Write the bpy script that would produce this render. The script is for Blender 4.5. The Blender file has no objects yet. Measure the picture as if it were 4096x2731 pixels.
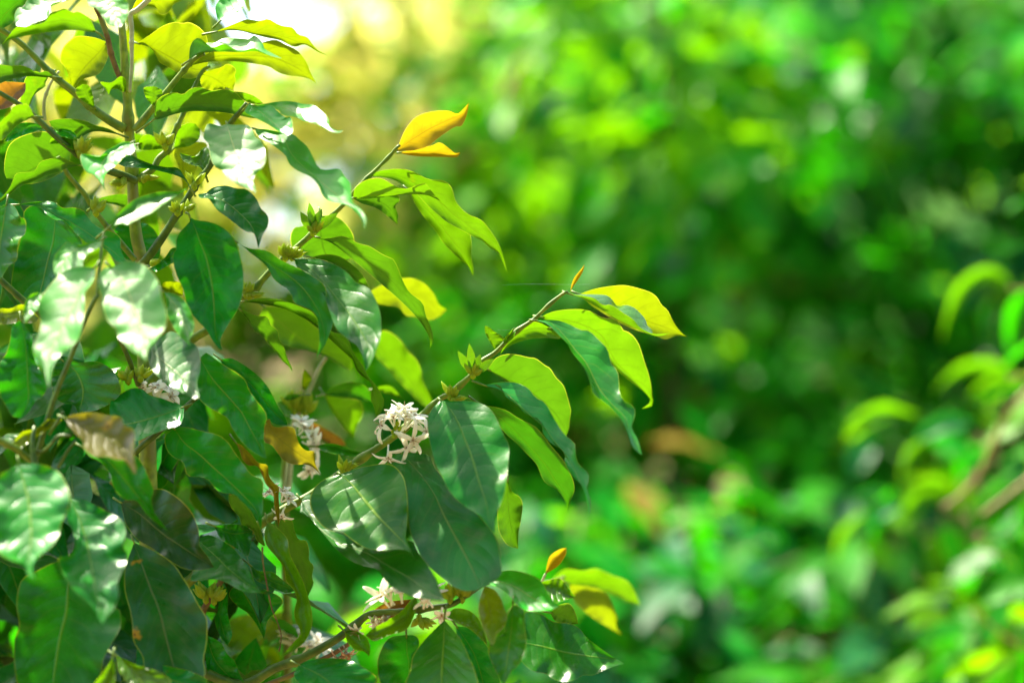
import bpy, math, random
import numpy as np
from mathutils import Vector, Matrix

# ------------------------------------------------------------------ camera, sky, sun, exposure
S = bpy.context.scene
C = S.collection
CAMZ, PITCH, LENS = 1.55, 5.0, 85.0
FOC = 2.6
cd = bpy.data.cameras.new("camera"); cam = bpy.data.objects.new("camera", cd); C.objects.link(cam)
cam.location = (0, 0, CAMZ); cam.rotation_euler = (math.radians(90 + PITCH), 0, 0)
cd.lens = LENS; cd.sensor_width = 36; cd.clip_start = 0.05; cd.clip_end = 900
cd.dof.use_dof = True; cd.dof.focus_distance = FOC; cd.dof.aperture_fstop = 1.6; cd.dof.aperture_blades = 0
S.camera = cam
SUN_AZ, SUN_EL = -48.0, 57.0          # azimuth from the view axis (negative = left), elevation
w = bpy.data.worlds.new("World"); S.world = w; w.use_nodes = True
nt = w.node_tree; bg = nt.nodes["Background"]
sky = nt.nodes.new("ShaderNodeTexSky"); sky.sky_type = 'NISHITA'; sky.sun_disc = False
sky.sun_elevation = math.radians(SUN_EL); sky.sun_rotation = math.radians(SUN_AZ)
sky.air_density = 1.0; sky.dust_density = 3.0; sky.ozone_density = 1.0
nt.links.new(sky.outputs[0], bg.inputs[0]); bg.inputs[1].default_value = 0.15
sd = bpy.data.lights.new("sun", 'SUN'); so = bpy.data.objects.new("sun", sd); C.objects.link(so)
sd.energy = 5.0; sd.angle = math.radians(0.55); sd.color = (1.0, 0.93, 0.74)
a, e = math.radians(SUN_AZ), math.radians(SUN_EL)
SUNV = Vector((math.sin(a) * math.cos(e), math.cos(a) * math.cos(e), math.sin(e)))
so.rotation_euler = SUNV.to_track_quat('Z', 'Y').to_euler()
S.view_settings.view_transform = 'Standard'; S.view_settings.look = 'None'
S.view_settings.gamma = 1.0; S.view_settings.exposure = 1.7
S.render.engine = 'CYCLES'
S.cycles.use_denoising = True
S.cycles.max_bounces = 8; S.cycles.transmission_bounces = 6; S.cycles.diffuse_bounces = 5; S.cycles.glossy_bounces = 3
S.cycles.transparent_max_bounces = 6; S.cycles.sample_clamp_indirect = 6.0; S.cycles.sample_clamp_direct = 5.0
random.seed(7); rng = np.random.default_rng(11)

# ------------------------------------------------------------------ pixel of the 4096 px photograph -> place at a depth
P = math.radians(PITCH)
K = 36.0 / LENS / 4096.0
RT = np.array([1.0, 0, 0]); UP = np.array([0, -math.sin(P), math.cos(P)]); FW = np.array([0, math.cos(P), math.sin(P)])
ORG = np.array([0, 0, CAMZ])
def W(px, py, z):
    """px, py arrays; z in cm towards the camera from the focal plane"""
    px = np.asarray(px, float); py = np.asarray(py, float)
    d = FOC - np.asarray(z, float) * 0.01
    x = (px - 2048) * K * d; y = -(py - 1365.5) * K * d
    return ORG + x[..., None] * RT + y[..., None] * UP + (d * np.ones_like(x))[..., None] * FW
FR = {'a': (0, 0, 2.24), 'b': (800, 0, 2.24), 'c': (0, 600, 2.24), 'd': (900, 600, 2.24), 'e': (1800, 1000, 2.24),
      'f': (0, 1200, 2.24), 'g': (900, 1200, 2.24), 'h': (1700, 1500, 2.24), 'i': (0, 1800, 1.684), 'j': (500, 1800, 1.684),
      'k': (1200, 1800, 1.68), 'o': (0, 0, .5742), 'l': (2400, 1000, .9057), 's': (0, 0, 1.0)}
def pts(fr, s):
    ox, oy, sc = FR[fr]
    return np.array([[float(v) for v in t.split(',')] for t in s.split()]) / sc + [ox, oy]
def spline(p, n, closed_arc=True):
    """Catmull-Rom through p, resampled to n stations evenly by length"""
    p = np.asarray(p, float)
    if len(p) == 2: q = p[0] + (p[1] - p[0]) * np.linspace(0, 1, 24)[:, None]
    else:
        e = np.vstack([2 * p[0] - p[1], p, 2 * p[-1] - p[-2]]); out = []
        for i in range(1, len(e) - 2):
            t = np.linspace(0, 1, 10, endpoint=(i == len(e) - 3))[:, None]
            a, b, c, d = e[i - 1], e[i], e[i + 1], e[i + 2]
            out.append(.5 * (2 * b + (c - a) * t + (2 * a - 5 * b + 4 * c - d) * t**2 + (3 * b - a - 3 * c + d) * t**3))
        q = np.vstack(out)
    s = np.r_[0, np.cumsum(np.linalg.norm(np.diff(q, axis=0), axis=1))]
    u = np.linspace(0, s[-1], n)
    return np.stack([np.interp(u, s, q[:, k]) for k in range(q.shape[1])], 1)

# ------------------------------------------------------------------ object helpers
def empty(name, loc, label, cat, group=None):
    o = bpy.data.objects.new(name, None); C.objects.link(o); o.location = loc; o.empty_display_size = .05
    o['label'] = label; o['category'] = cat
    if group: o['group'] = group
    return o
def absloc(o):
    v = Vector(o.location)
    while o.parent: o = o.parent; v = v + Vector(o.location)
    return np.array(v)
def mk(name, V, F, mats, parent=None, org=None, uv=None, mi=None, label=None, smooth=True):
    V = np.asarray(V, float)
    base = absloc(parent) if parent else np.zeros(3)
    org = V[0] if org is None else np.asarray(org, float)
    me = bpy.data.meshes.new(name)
    me.from_pydata((V - org).tolist(), [], [tuple(int(i) for i in f) for f in F])
    for m in (mats if isinstance(mats, (list, tuple)) else [mats]): me.materials.append(m)
    if uv is not None:
        l = me.uv_layers.new(name="UVMap"); idx = np.empty(len(me.loops), int); me.loops.foreach_get('vertex_index', idx)
        l.data.foreach_set('uv', np.asarray(uv, float)[idx].ravel())
    if mi is not None: me.polygons.foreach_set('material_index', np.asarray(mi, int))
    me.polygons.foreach_set('use_smooth', [smooth] * len(me.polygons)); me.update()
    o = bpy.data.objects.new(name, me); C.objects.link(o)
    if parent: o.parent = parent
    o.location = org - base
    if label: o['label'] = label
    return o
class MB:
    def __init__(s): s.V = []; s.F = []; s.U = []; s.M = []; s.n = 0
    def add(s, V, F, U=None, m=0):
        V = np.asarray(V, float); s.V.append(V); s.F += [tuple(i + s.n for i in f) for f in F]
        s.U.append(np.zeros((len(V), 2)) if U is None else np.asarray(U)); s.M += [m] * len(F); s.n += len(V)
    def build(s, name, mats, parent=None, org=None, label=None, smooth=True):
        return mk(name, np.vstack(s.V), s.F, mats, parent, org, np.vstack(s.U), s.M, label, smooth)
def tube(P3, R, sides=8, cap=True):
    """P3 (n,3) centre line, R (n) radii -> V, F"""
    P3 = np.asarray(P3, float); n = len(P3); R = np.broadcast_to(R, n)
    T = np.gradient(P3, axis=0); T /= np.linalg.norm(T, axis=1)[:, None] + 1e-9
    ref = np.array([0.13, 1.0, 0.21]); V = []
    for i in range(n):
        a = np.cross(T[i], ref); a /= np.linalg.norm(a) + 1e-9; b = np.cross(T[i], a)
        for k in range(sides):
            t = 2 * math.pi * k / sides
            V.append(P3[i] + R[i] * (math.cos(t) * a + math.sin(t) * b))
    F = [(i * sides + k, i * sides + (k + 1) % sides, (i + 1) * sides + (k + 1) % sides, (i + 1) * sides + k) for i in range(n - 1) for k in range(sides)]
    if cap:
        F.append(tuple(range(sides))[::-1]); F.append(tuple((n - 1) * sides + k for k in range(sides)))
    return np.array(V), F

# ------------------------------------------------------------------ materials
def nodes(name):
    m = bpy.data.materials.new(name); m.use_nodes = True; t = m.node_tree
    for n in list(t.nodes): t.nodes.remove(n)
    return m, t
class G:
    """tiny node-graph helper"""
    def __init__(s, t): s.t = t
    def n(s, ty, **kw):
        x = s.t.nodes.new(ty)
        for k, v in kw.items(): setattr(x, k, v)
        return x
    def set(s, x, i, v):
        if v is None: return
        if isinstance(v, bpy.types.NodeSocket): s.t.links.new(v, x.inputs[i])
        else: x.inputs[i].default_value = v
    def m(s, op, a=None, b=None, c=None, clamp=False):
        x = s.n("ShaderNodeMath", operation=op); x.use_clamp = clamp
        for i, v in enumerate((a, b, c)): s.set(x, i, v)
        return x.outputs[0]
    def mix(s, f, a, b, bt='MIX'):
        x = s.n("ShaderNodeMix", data_type='RGBA', blend_type=bt)
        s.set(x, 0, f); s.set(x, 6, a if isinstance(a, bpy.types.NodeSocket) else (*a, 1)); s.set(x, 7, b if isinstance(b, bpy.types.NodeSocket) else (*b, 1))
        return x.outputs[2]
    def noise(s, vec, scale, det=3, rough=.55):
        x = s.n("ShaderNodeTexNoise"); s.set(x, 'Vector', vec); x.inputs['Scale'].default_value = scale
        x.inputs['Detail'].default_value = det; x.inputs['Roughness'].default_value = rough
        return x.outputs[0]
    def ss(s, v, lo, hi):
        x = s.n("ShaderNodeMapRange", interpolation_type='SMOOTHSTEP'); s.set(x, 0, v); x.inputs[1].default_value = lo; x.inputs[2].default_value = hi
        return x.outputs[0]
def leaf_mat(name, col, under, trans, fac, rough=.3, vein=(.22, .34, .05), veinf=.6, spots=0.0, dirt=0.0, spec=.5, bump=.5, edge=(.4, .5, .03), quick=False, coat=.3):
    m, t = nodes(name); g = G(t)
    uv = g.n("ShaderNodeUVMap").outputs[0]; sp = g.n("ShaderNodeSeparateXYZ"); g.set(sp, 0, uv)
    u, v = sp.outputs[0], sp.outputs[1]
    oc = g.n("ShaderNodeTexCoord").outputs['Object']; inf = g.n("ShaderNodeObjectInfo").outputs['Random']
    vec = g.n("ShaderNodeVectorMath", operation='ADD'); g.set(vec, 0, oc); cb = g.n("ShaderNodeCombineXYZ"); g.set(cb, 0, g.m('MULTIPLY', inf, 7.0)); g.set(vec, 1, cb.outputs[0]); vec = vec.outputs[0]
    a = g.m('ABSOLUTE', g.m('MULTIPLY_ADD', v, 2.0, -1.0))
    back = g.n("ShaderNodeNewGeometry").outputs['Backfacing']
    n1 = g.noise(vec, 22, 3)
    base = g.mix(g.ss(n1, .3, .7), tuple(c * .72 for c in col), tuple(min(1, c * 1.3) for c in col))
    hs = g.n("ShaderNodeHueSaturation"); g.set(hs, 'Hue', g.m('MULTIPLY_ADD', inf, .03, .485)); g.set(hs, 'Value', g.m('MULTIPLY_ADD', inf, .5, .75)); g.set(hs, 'Color', base); base = hs.outputs[0]
    un = g.mix(g.ss(n1, .3, .7), tuple(c * .8 for c in under), under)
    c = g.mix(back, base, un)
    # veins: midrib and paired side veins running towards the tip
    wob = g.m('MULTIPLY', g.m('SUBTRACT', g.noise(vec, 11, 2), .5), 1.5)
    a2 = g.m('POWER', a, 1.35)
    p = g.m('ADD', g.m('SUBTRACT', g.m('MULTIPLY', u, 7.2), g.m('MULTIPLY', a2, 1.5)), wob)
    p = g.m('ADD', p, g.m('MULTIPLY', g.m('GREATER_THAN', v, .5), .45))
    fr = g.m('ABSOLUTE', g.m('SUBTRACT', g.m('FRACT', p), .5))
    sec = g.m('MULTIPLY', g.m('SUBTRACT', 1.0, g.ss(fr, .0, .075)), g.m('SUBTRACT', 1.0, g.ss(a, .55, .97)))
    mid = g.m('SUBTRACT', 1.0, g.ss(a, .014, .042))
    vn = g.m('MAXIMUM', mid, g.m('MULTIPLY', sec, .24))
    c = g.mix(g.m('MULTIPLY', vn, veinf), c, vein)
    rim = g.ss(a, .965, .995)
    c = g.mix(g.m('MULTIPLY', rim, .7), c, edge)
    rg = g.m('MULTIPLY_ADD', g.noise(vec, 60, 4), .22, rough - .08)
    if dirt > 0:
        d = g.m('MULTIPLY', g.ss(g.noise(vec, 30, 5, .7), .48, .72), dirt)
        d2 = g.m('MULTIPLY', g.ss(g.noise(vec, 420, 2), .62, .72), dirt * .8)
        dd = g.m('MAXIMUM', d, d2)
        c = g.mix(dd, c, (.16, .14, .07)); rg = g.m('ADD', rg, g.m('MULTIPLY', dd, .25))
    if spots > 0:
        vo = g.n("ShaderNodeTexVoronoi"); dn = g.n("ShaderNodeTexNoise"); g.set(dn, 'Vector', vec); dn.inputs['Scale'].default_value = 90
        dv = g.n("ShaderNodeVectorMath", operation='MULTIPLY_ADD'); g.set(dv, 0, dn.outputs['Color']); dv.inputs[1].default_value = (.022, .022, .022); g.set(dv, 2, vec)
        g.set(vo, 'Vector', dv.outputs[0]); vo.inputs['Scale'].default_value = 34
        pick = g.n("ShaderNodeSeparateColor"); g.set(pick, 0, vo.outputs['Color'])
        s1 = g.m('MULTIPLY', g.m('SUBTRACT', 1.0, g.ss(vo.outputs['Distance'], .08, .3)), g.m('GREATER_THAN', pick.outputs[0], 1 - spots))
        s2 = g.m('MULTIPLY', g.m('SUBTRACT', 1.0, g.ss(vo.outputs['Distance'], .03, .12)), g.m('GREATER_THAN', pick.outputs[0], 1 - spots))
        c = g.mix(s1, c, (.5, .26, .01)); c = g.mix(s2, c, (.07, .02, .01))
    pr = g.n("ShaderNodeBsdfPrincipled"); g.set(pr, 'Base Color', c)
    g.set(pr, 'Roughness', g.m('MULTIPLY_ADD', back, .22, rg))
    pr.inputs['Specular IOR Level'].default_value = spec
    if 'Coat Weight' in pr.inputs and not quick:
        g.set(pr, 'Coat Weight', g.m('MULTIPLY', g.m('SUBTRACT', 1.0, back), coat)); pr.inputs['Coat Roughness'].default_value = .12
    tr = g.n("ShaderNodeBsdfTranslucent")
    tc = g.mix(g.m('MAXIMUM', g.m('MAXIMUM', g.m('MULTIPLY', mid, .8), g.m('MULTIPLY', sec, .5)), g.m('MULTIPLY', g.ss(g.noise(vec, 130, 3), .45, .75), .28)), g.mix(g.ss(n1, .25, .75), tuple(x * .8 for x in trans), trans), tuple(x * .45 for x in trans)); tc = g.mix(g.m('MULTIPLY', rim, .6), tc, (.8, .85, .05))
    g.set(tr, 'Color', tc)
    if not quick:
        h = g.m('ADD', g.m('MULTIPLY', g.m('POWER', g.m('SINE', g.m('MULTIPLY', g.m('FRACT', p), math.pi)), .6), g.m('SUBTRACT', 1.0, g.ss(a, .6, 1.0))), g.m('MULTIPLY', mid, 1.0))
        h = g.m('ADD', h, g.m('MULTIPLY', g.noise(vec, 170, 4), .42)); h = g.m('ADD', h, g.m('MULTIPLY', g.noise(vec, 45, 2), 1.6))
        bp = g.n("ShaderNodeBump"); g.set(bp, 'Height', h); bp.inputs['Distance'].default_value = .0009; bp.inputs['Strength'].default_value = bump
        g.set(pr, 'Normal', bp.outputs[0])
    mx = g.n("ShaderNodeMixShader"); mx.inputs[0].default_value = fac
    g.set(mx, 1, pr.outputs[0]); g.set(mx, 2, tr.outputs[0])
    out = g.n("ShaderNodeOutputMaterial"); g.set(out, 0, mx.outputs[0])
    return m
def plain(name, c1, c2, scale=60, rough=.6, trans=None, fac=0, bump=.3, bd=.001, spec=.4, c3=None, s3=8):
    m, t = nodes(name); g = G(t)
    oc = g.n("ShaderNodeTexCoord").outputs['Object']
    n1 = g.noise(oc, scale, 4); c = g.mix(g.ss(n1, .35, .65), c1, c2)
    if c3: c = g.mix(g.ss(g.noise(oc, s3, 3), .5, .62), c, c3)
    pr = g.n("ShaderNodeBsdfPrincipled"); g.set(pr, 'Base Color', c); pr.inputs['Roughness'].default_value = rough; pr.inputs['Specular IOR Level'].default_value = spec
    bp = g.n("ShaderNodeBump"); g.set(bp, 'Height', n1); bp.inputs['Distance'].default_value = bd; bp.inputs['Strength'].default_value = bump; g.set(pr, 'Normal', bp.outputs[0])
    o = pr.outputs[0]
    if trans:
        tr = g.n("ShaderNodeBsdfTranslucent"); tr.inputs[0].default_value = (*trans, 1); mx = g.n("ShaderNodeMixShader"); mx.inputs[0].default_value = fac
        g.set(mx, 1, o); g.set(mx, 2, tr.outputs[0]); o = mx.outputs[0]
    out = g.n("ShaderNodeOutputMaterial"); g.set(out, 0, o)
    return m
LM = {
 'dark': leaf_mat("leaf dark", (.006, .165, .004), (.03, .14, .005), (.04, .42, .003), .25, .25, (.14, .30, .02), .8, spots=.03, spec=.22, coat=.10, dirt=.04, edge=(.03, .14, .01)),
 'dusty': leaf_mat("leaf dusty", (.010, .135, .005), (.04, .11, .01), (.06, .28, .005), .16, .30, (.18, .28, .04), .7, spec=.24, coat=.1, dirt=.28, edge=(.04, .14, .01)),
 'mid': leaf_mat("leaf green", (.012, .23, .004), (.05, .18, .006), (.07, .36, .002), .28, .28, (.25, .42, .02), .75, spots=.03, spec=.32, coat=.15, dirt=.05),
 'under': leaf_mat("leaf underside green", (.03, .15, .006), (.06, .17, .004), (.10, .30, .002), .38, .36, (.10, .22, .01), .5),
 'lime': leaf_mat("leaf young green", (.05, .24, .004), (.09, .24, .003), (.15, .36, .001), .48, .24, (.35, .5, .03), .5, spots=.03),
 'yel': leaf_mat("leaf yellow green", (.14, .28, .004), (.18, .28, .003), (.27, .37, .001), .5, .26, (.3, .36, .02), .45, spots=.02),  # on upper-left leaves the yellow also paints in the warm veil
 'gold': leaf_mat("leaf golden bronze", (.26, .17, .008), (.30, .20, .006), (.52, .37, .004), .5, .35, (.32, .30, .03), .9, edge=(.7, .55, .03)),
 'olive': leaf_mat("leaf olive bronze", (.13, .13, .012), (.17, .15, .012), (.36, .32, .005), .4, .3, (.2, .24, .03), .5, spots=.08),
 'brown': leaf_mat("leaf brown", (.17, .09, .02), (.19, .10, .02), (.42, .20, .01), .35, .5, (.3, .2, .05), .5, spots=.2),
 'blight': leaf_mat("leaf blotched", (.010, .085, .005), (.04, .10, .01), (.08, .24, .006), .16, .28, (.18, .22, .05), .5, spots=.10, dirt=.22, spec=.3, coat=.1),
}
def bark(name, c1, c2, c3=None, rough=.45): return plain(name, c1, c2, 90, rough, bump=.6, bd=.0012, c3=c3, s3=30)
M_stem = bark("stem green bark", (.12, .20, .010), (.24, .34, .02), (.18, .20, .03))
M_twig = bark("twig green", (.08, .17, .006), (.18, .28, .012))
M_twigd = bark("twig dark green", (.04, .10, .006), (.09, .17, .01))
M_brn = bark("twig brown", (.10, .065, .02), (.20, .13, .04), (.16, .18, .04), .7)
M_pale = bark("twig pale", (.30, .36, .16), (.45, .5, .26))
M_bud = plain("bud yellow green", (.22, .38, .010), (.36, .50, .02), 300, .45, (.7, .8, .02), .45)
M_pet = plain("petal white", (.95, .95, .82), (.98, .98, .88), 260, .5, (.99, .98, .85), .5, bd=.0004)
M_sta = plain("stamen brown", (.30, .13, .05), (.55, .38, .18), 500, .7)
M_dry = plain("dried petal", (.35, .17, .07), (.75, .62, .45), 220, .8, (.6, .4, .2), .2)
M_thr = plain("silk thread", (.6, .6, .6), (.8, .8, .8), 100, .3)

# ------------------------------------------------------------------ leaf builder
NU, NV = 34, 6
def leaf_mesh(M, L, R, z=0., tilt=.5, kx=0., zl=0., zr=0., zt=0., arch=0., rip=.25, rf=3., seed=0, face=0, fs=None, fine=True):
    nu, nv = (NU, NV) if fine else (16, 3)
    r = np.random.default_rng(seed)
    b, tip = M[0], M[-1]
    m = spline(M, nu); l = spline(np.vstack([b, L, tip]), nu); rr = spline(np.vstack([b, R, tip]), nu)
    u = np.linspace(0, 1, nu); env = np.sin(math.pi * u) ** .7
    ph = r.uniform(0, 6.28, 4); cm = .0269
    V = []; U = []
    for j in range(-nv, nv + 1):
        t = abs(j) / nv; e = l if j < 0 else rr
        q = m + (e - m) * t
        zz = z + zt * u + arch * env + (zl if j < 0 else zr) * t ** 1.4 * env
        zz = zz + tilt * (q[:, 1] - b[1]) * cm + kx * (q[:, 0] - b[0]) * cm
        pp = 0 if j < 0 else 2
        wv = np.sin(2 * math.pi * rf * u + ph[pp]) + .5 * np.sin(2 * math.pi * rf * 2.3 * u + ph[pp + 1])
        zz = zz + rip * t ** 2 * env * wv - .25 * env * math.sin(math.pi * min(1, t * 1.0)) * .5
        V.append(W(q[:, 0], q[:, 1], zz)); U.append(np.stack([u, np.full(nu, .5 + .5 * j / nv)], 1))
    V = np.array(V); U = np.array(U)         # (2nv+1, nu, .)
    nn = 2 * nv + 1
    F = [(j * nu + i, j * nu + i + 1, (j + 1) * nu + i + 1, (j + 1) * nu + i) for j in range(nn - 1) for i in range(nu - 1)]
    Vf = V.reshape(-1, 3); Fa = np.array(F)
    nrm = np.cross(Vf[Fa[:, 2]] - Vf[Fa[:, 0]], Vf[Fa[:, 3]] - Vf[Fa[:, 1]])
    jj = np.repeat(np.arange(nn - 1), nu - 1)
    s = (nrm @ -FW)
    if fs == 'L': s = s[jj < nv]
    elif fs == 'R': s = s[jj >= nv]
    if (s.sum() < 0) != bool(face): F = [f[::-1] for f in F]
    return Vf, F, U.reshape(-1, 2)
def petiole(mb, M, z, length, zdrop, r=4.6, pt=None, mat=1):
    b = M[0]; d = M[0] - M[1]; d = d / (np.linalg.norm(d) + 1e-6)
    if pt is None: q = np.array([b + d * length, b + d * length * .5, b, b - d * 14]); zz = np.array([z - zdrop, z - zdrop * .3, z, z])
    else:
        q = np.vstack([pt, b[None], (b - d * 14)[None]]); zz = np.r_[np.linspace(z - zdrop, z, len(pt)), z, z]
    c = spline(np.c_[q, zz], 9); P3 = W(c[:, 0], c[:, 1], c[:, 2])
    V, F = tube(P3, np.linspace(r * 1.1, r * .7, 9) * .000269, 6)
    mb.add(V, F, None, mat)
CNT = [0]
def leaf(parent, line, stats=None):
    fr, mat, opts, M, L, R = [x.strip() for x in line.split('|')]
    o = dict(z=0., t=None, kx=None, zl=0., zr=0., zt=0., ar=0., rip=.22, rf=3., u=0, fs=None, p=34., pz=.6, pt=None, lab=None)
    for kv in opts.split():
        k, v = kv.split('=', 1)
        o[k] = v if k in ('fs', 'pt', 'lab') else float(v)
    M = pts(fr, M); L = pts(fr, L); R = pts(fr, R); CNT[0] += 1; sd = CNT[0] * 13
    rs = np.random.default_rng(sd + 5)
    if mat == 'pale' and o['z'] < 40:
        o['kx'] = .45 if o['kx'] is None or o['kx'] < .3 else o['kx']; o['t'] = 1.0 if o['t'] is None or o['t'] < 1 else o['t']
    if mat in ('dark', 'mid', 'dusty', 'blight') and not o['u'] and not o['fs']:
        o['kx'] = (o['kx'] or 0) + rs.uniform(.0, .3); o['t'] = (o['t'] if o['t'] is not None else .55) ; o['t'] = o['t'] * .6 if o['t'] < .8 else o['t']; o['rip'] *= 1.7
    if not o['fs']:
        cup = rs.uniform(.35, 1.1); o['zl'] += cup; o['zr'] += cup * rs.uniform(.6, 1.2)
    t = o['t'] if o['t'] is not None else (.55 if not o['u'] else -.55)
    kx = o['kx'] if o['kx'] is not None else np.random.default_rng(sd).uniform(-.25, .25)
    V, F, U = leaf_mesh(M, L, R, o['z'], t, kx, o['zl'], o['zr'], o['zt'], o['ar'], o['rip'], o['rf'], sd, int(o['u']), o['fs'])
    mb = MB(); mb.add(V, F, U, 0)
    if o['p'] > 0:
        petiole(mb, M, o['z'], o['p'], o['pz'], pt=(pts(fr, o['pt'].replace(';', ' ')) if o['pt'] else None))
    lab = o['lab'].replace('_', ' ') if o['lab'] else {'gold': 'young golden bronze leaf', 'brown': 'dry brown leaf', 'olive': 'olive bronze leaf'}.get(mat)
    return mb.build('leaf', [LM[mat], M_twig], parent, W(M[0][0], M[0][1], o['z']), lab)
def branch(parent, fr, s, rad, mat, name='branch', z=(0, 0), nodes_=(), sides=10, label=None):
    """s: centre line, rad: (start, end) half width in photo px"""
    p = pts(fr, s); n = max(14, len(p) * 5)
    zz = np.interp(np.linspace(0, 1, len(p)), np.linspace(0, 1, len(z)), z)
    c = spline(np.c_[p, zz], n); P3 = W(c[:, 0], c[:, 1], c[:, 2])
    u = np.linspace(0, 1, n); rr = np.interp(u, np.linspace(0, 1, len(rad)), rad) * .000269
    for k in nodes_: rr = rr * (1 + .45 * np.exp(-((u - k) / .012) ** 2))
    V, F = tube(P3, rr, sides)
    return mk(name, V, F, mat, parent, P3[0], label=label)
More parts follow.
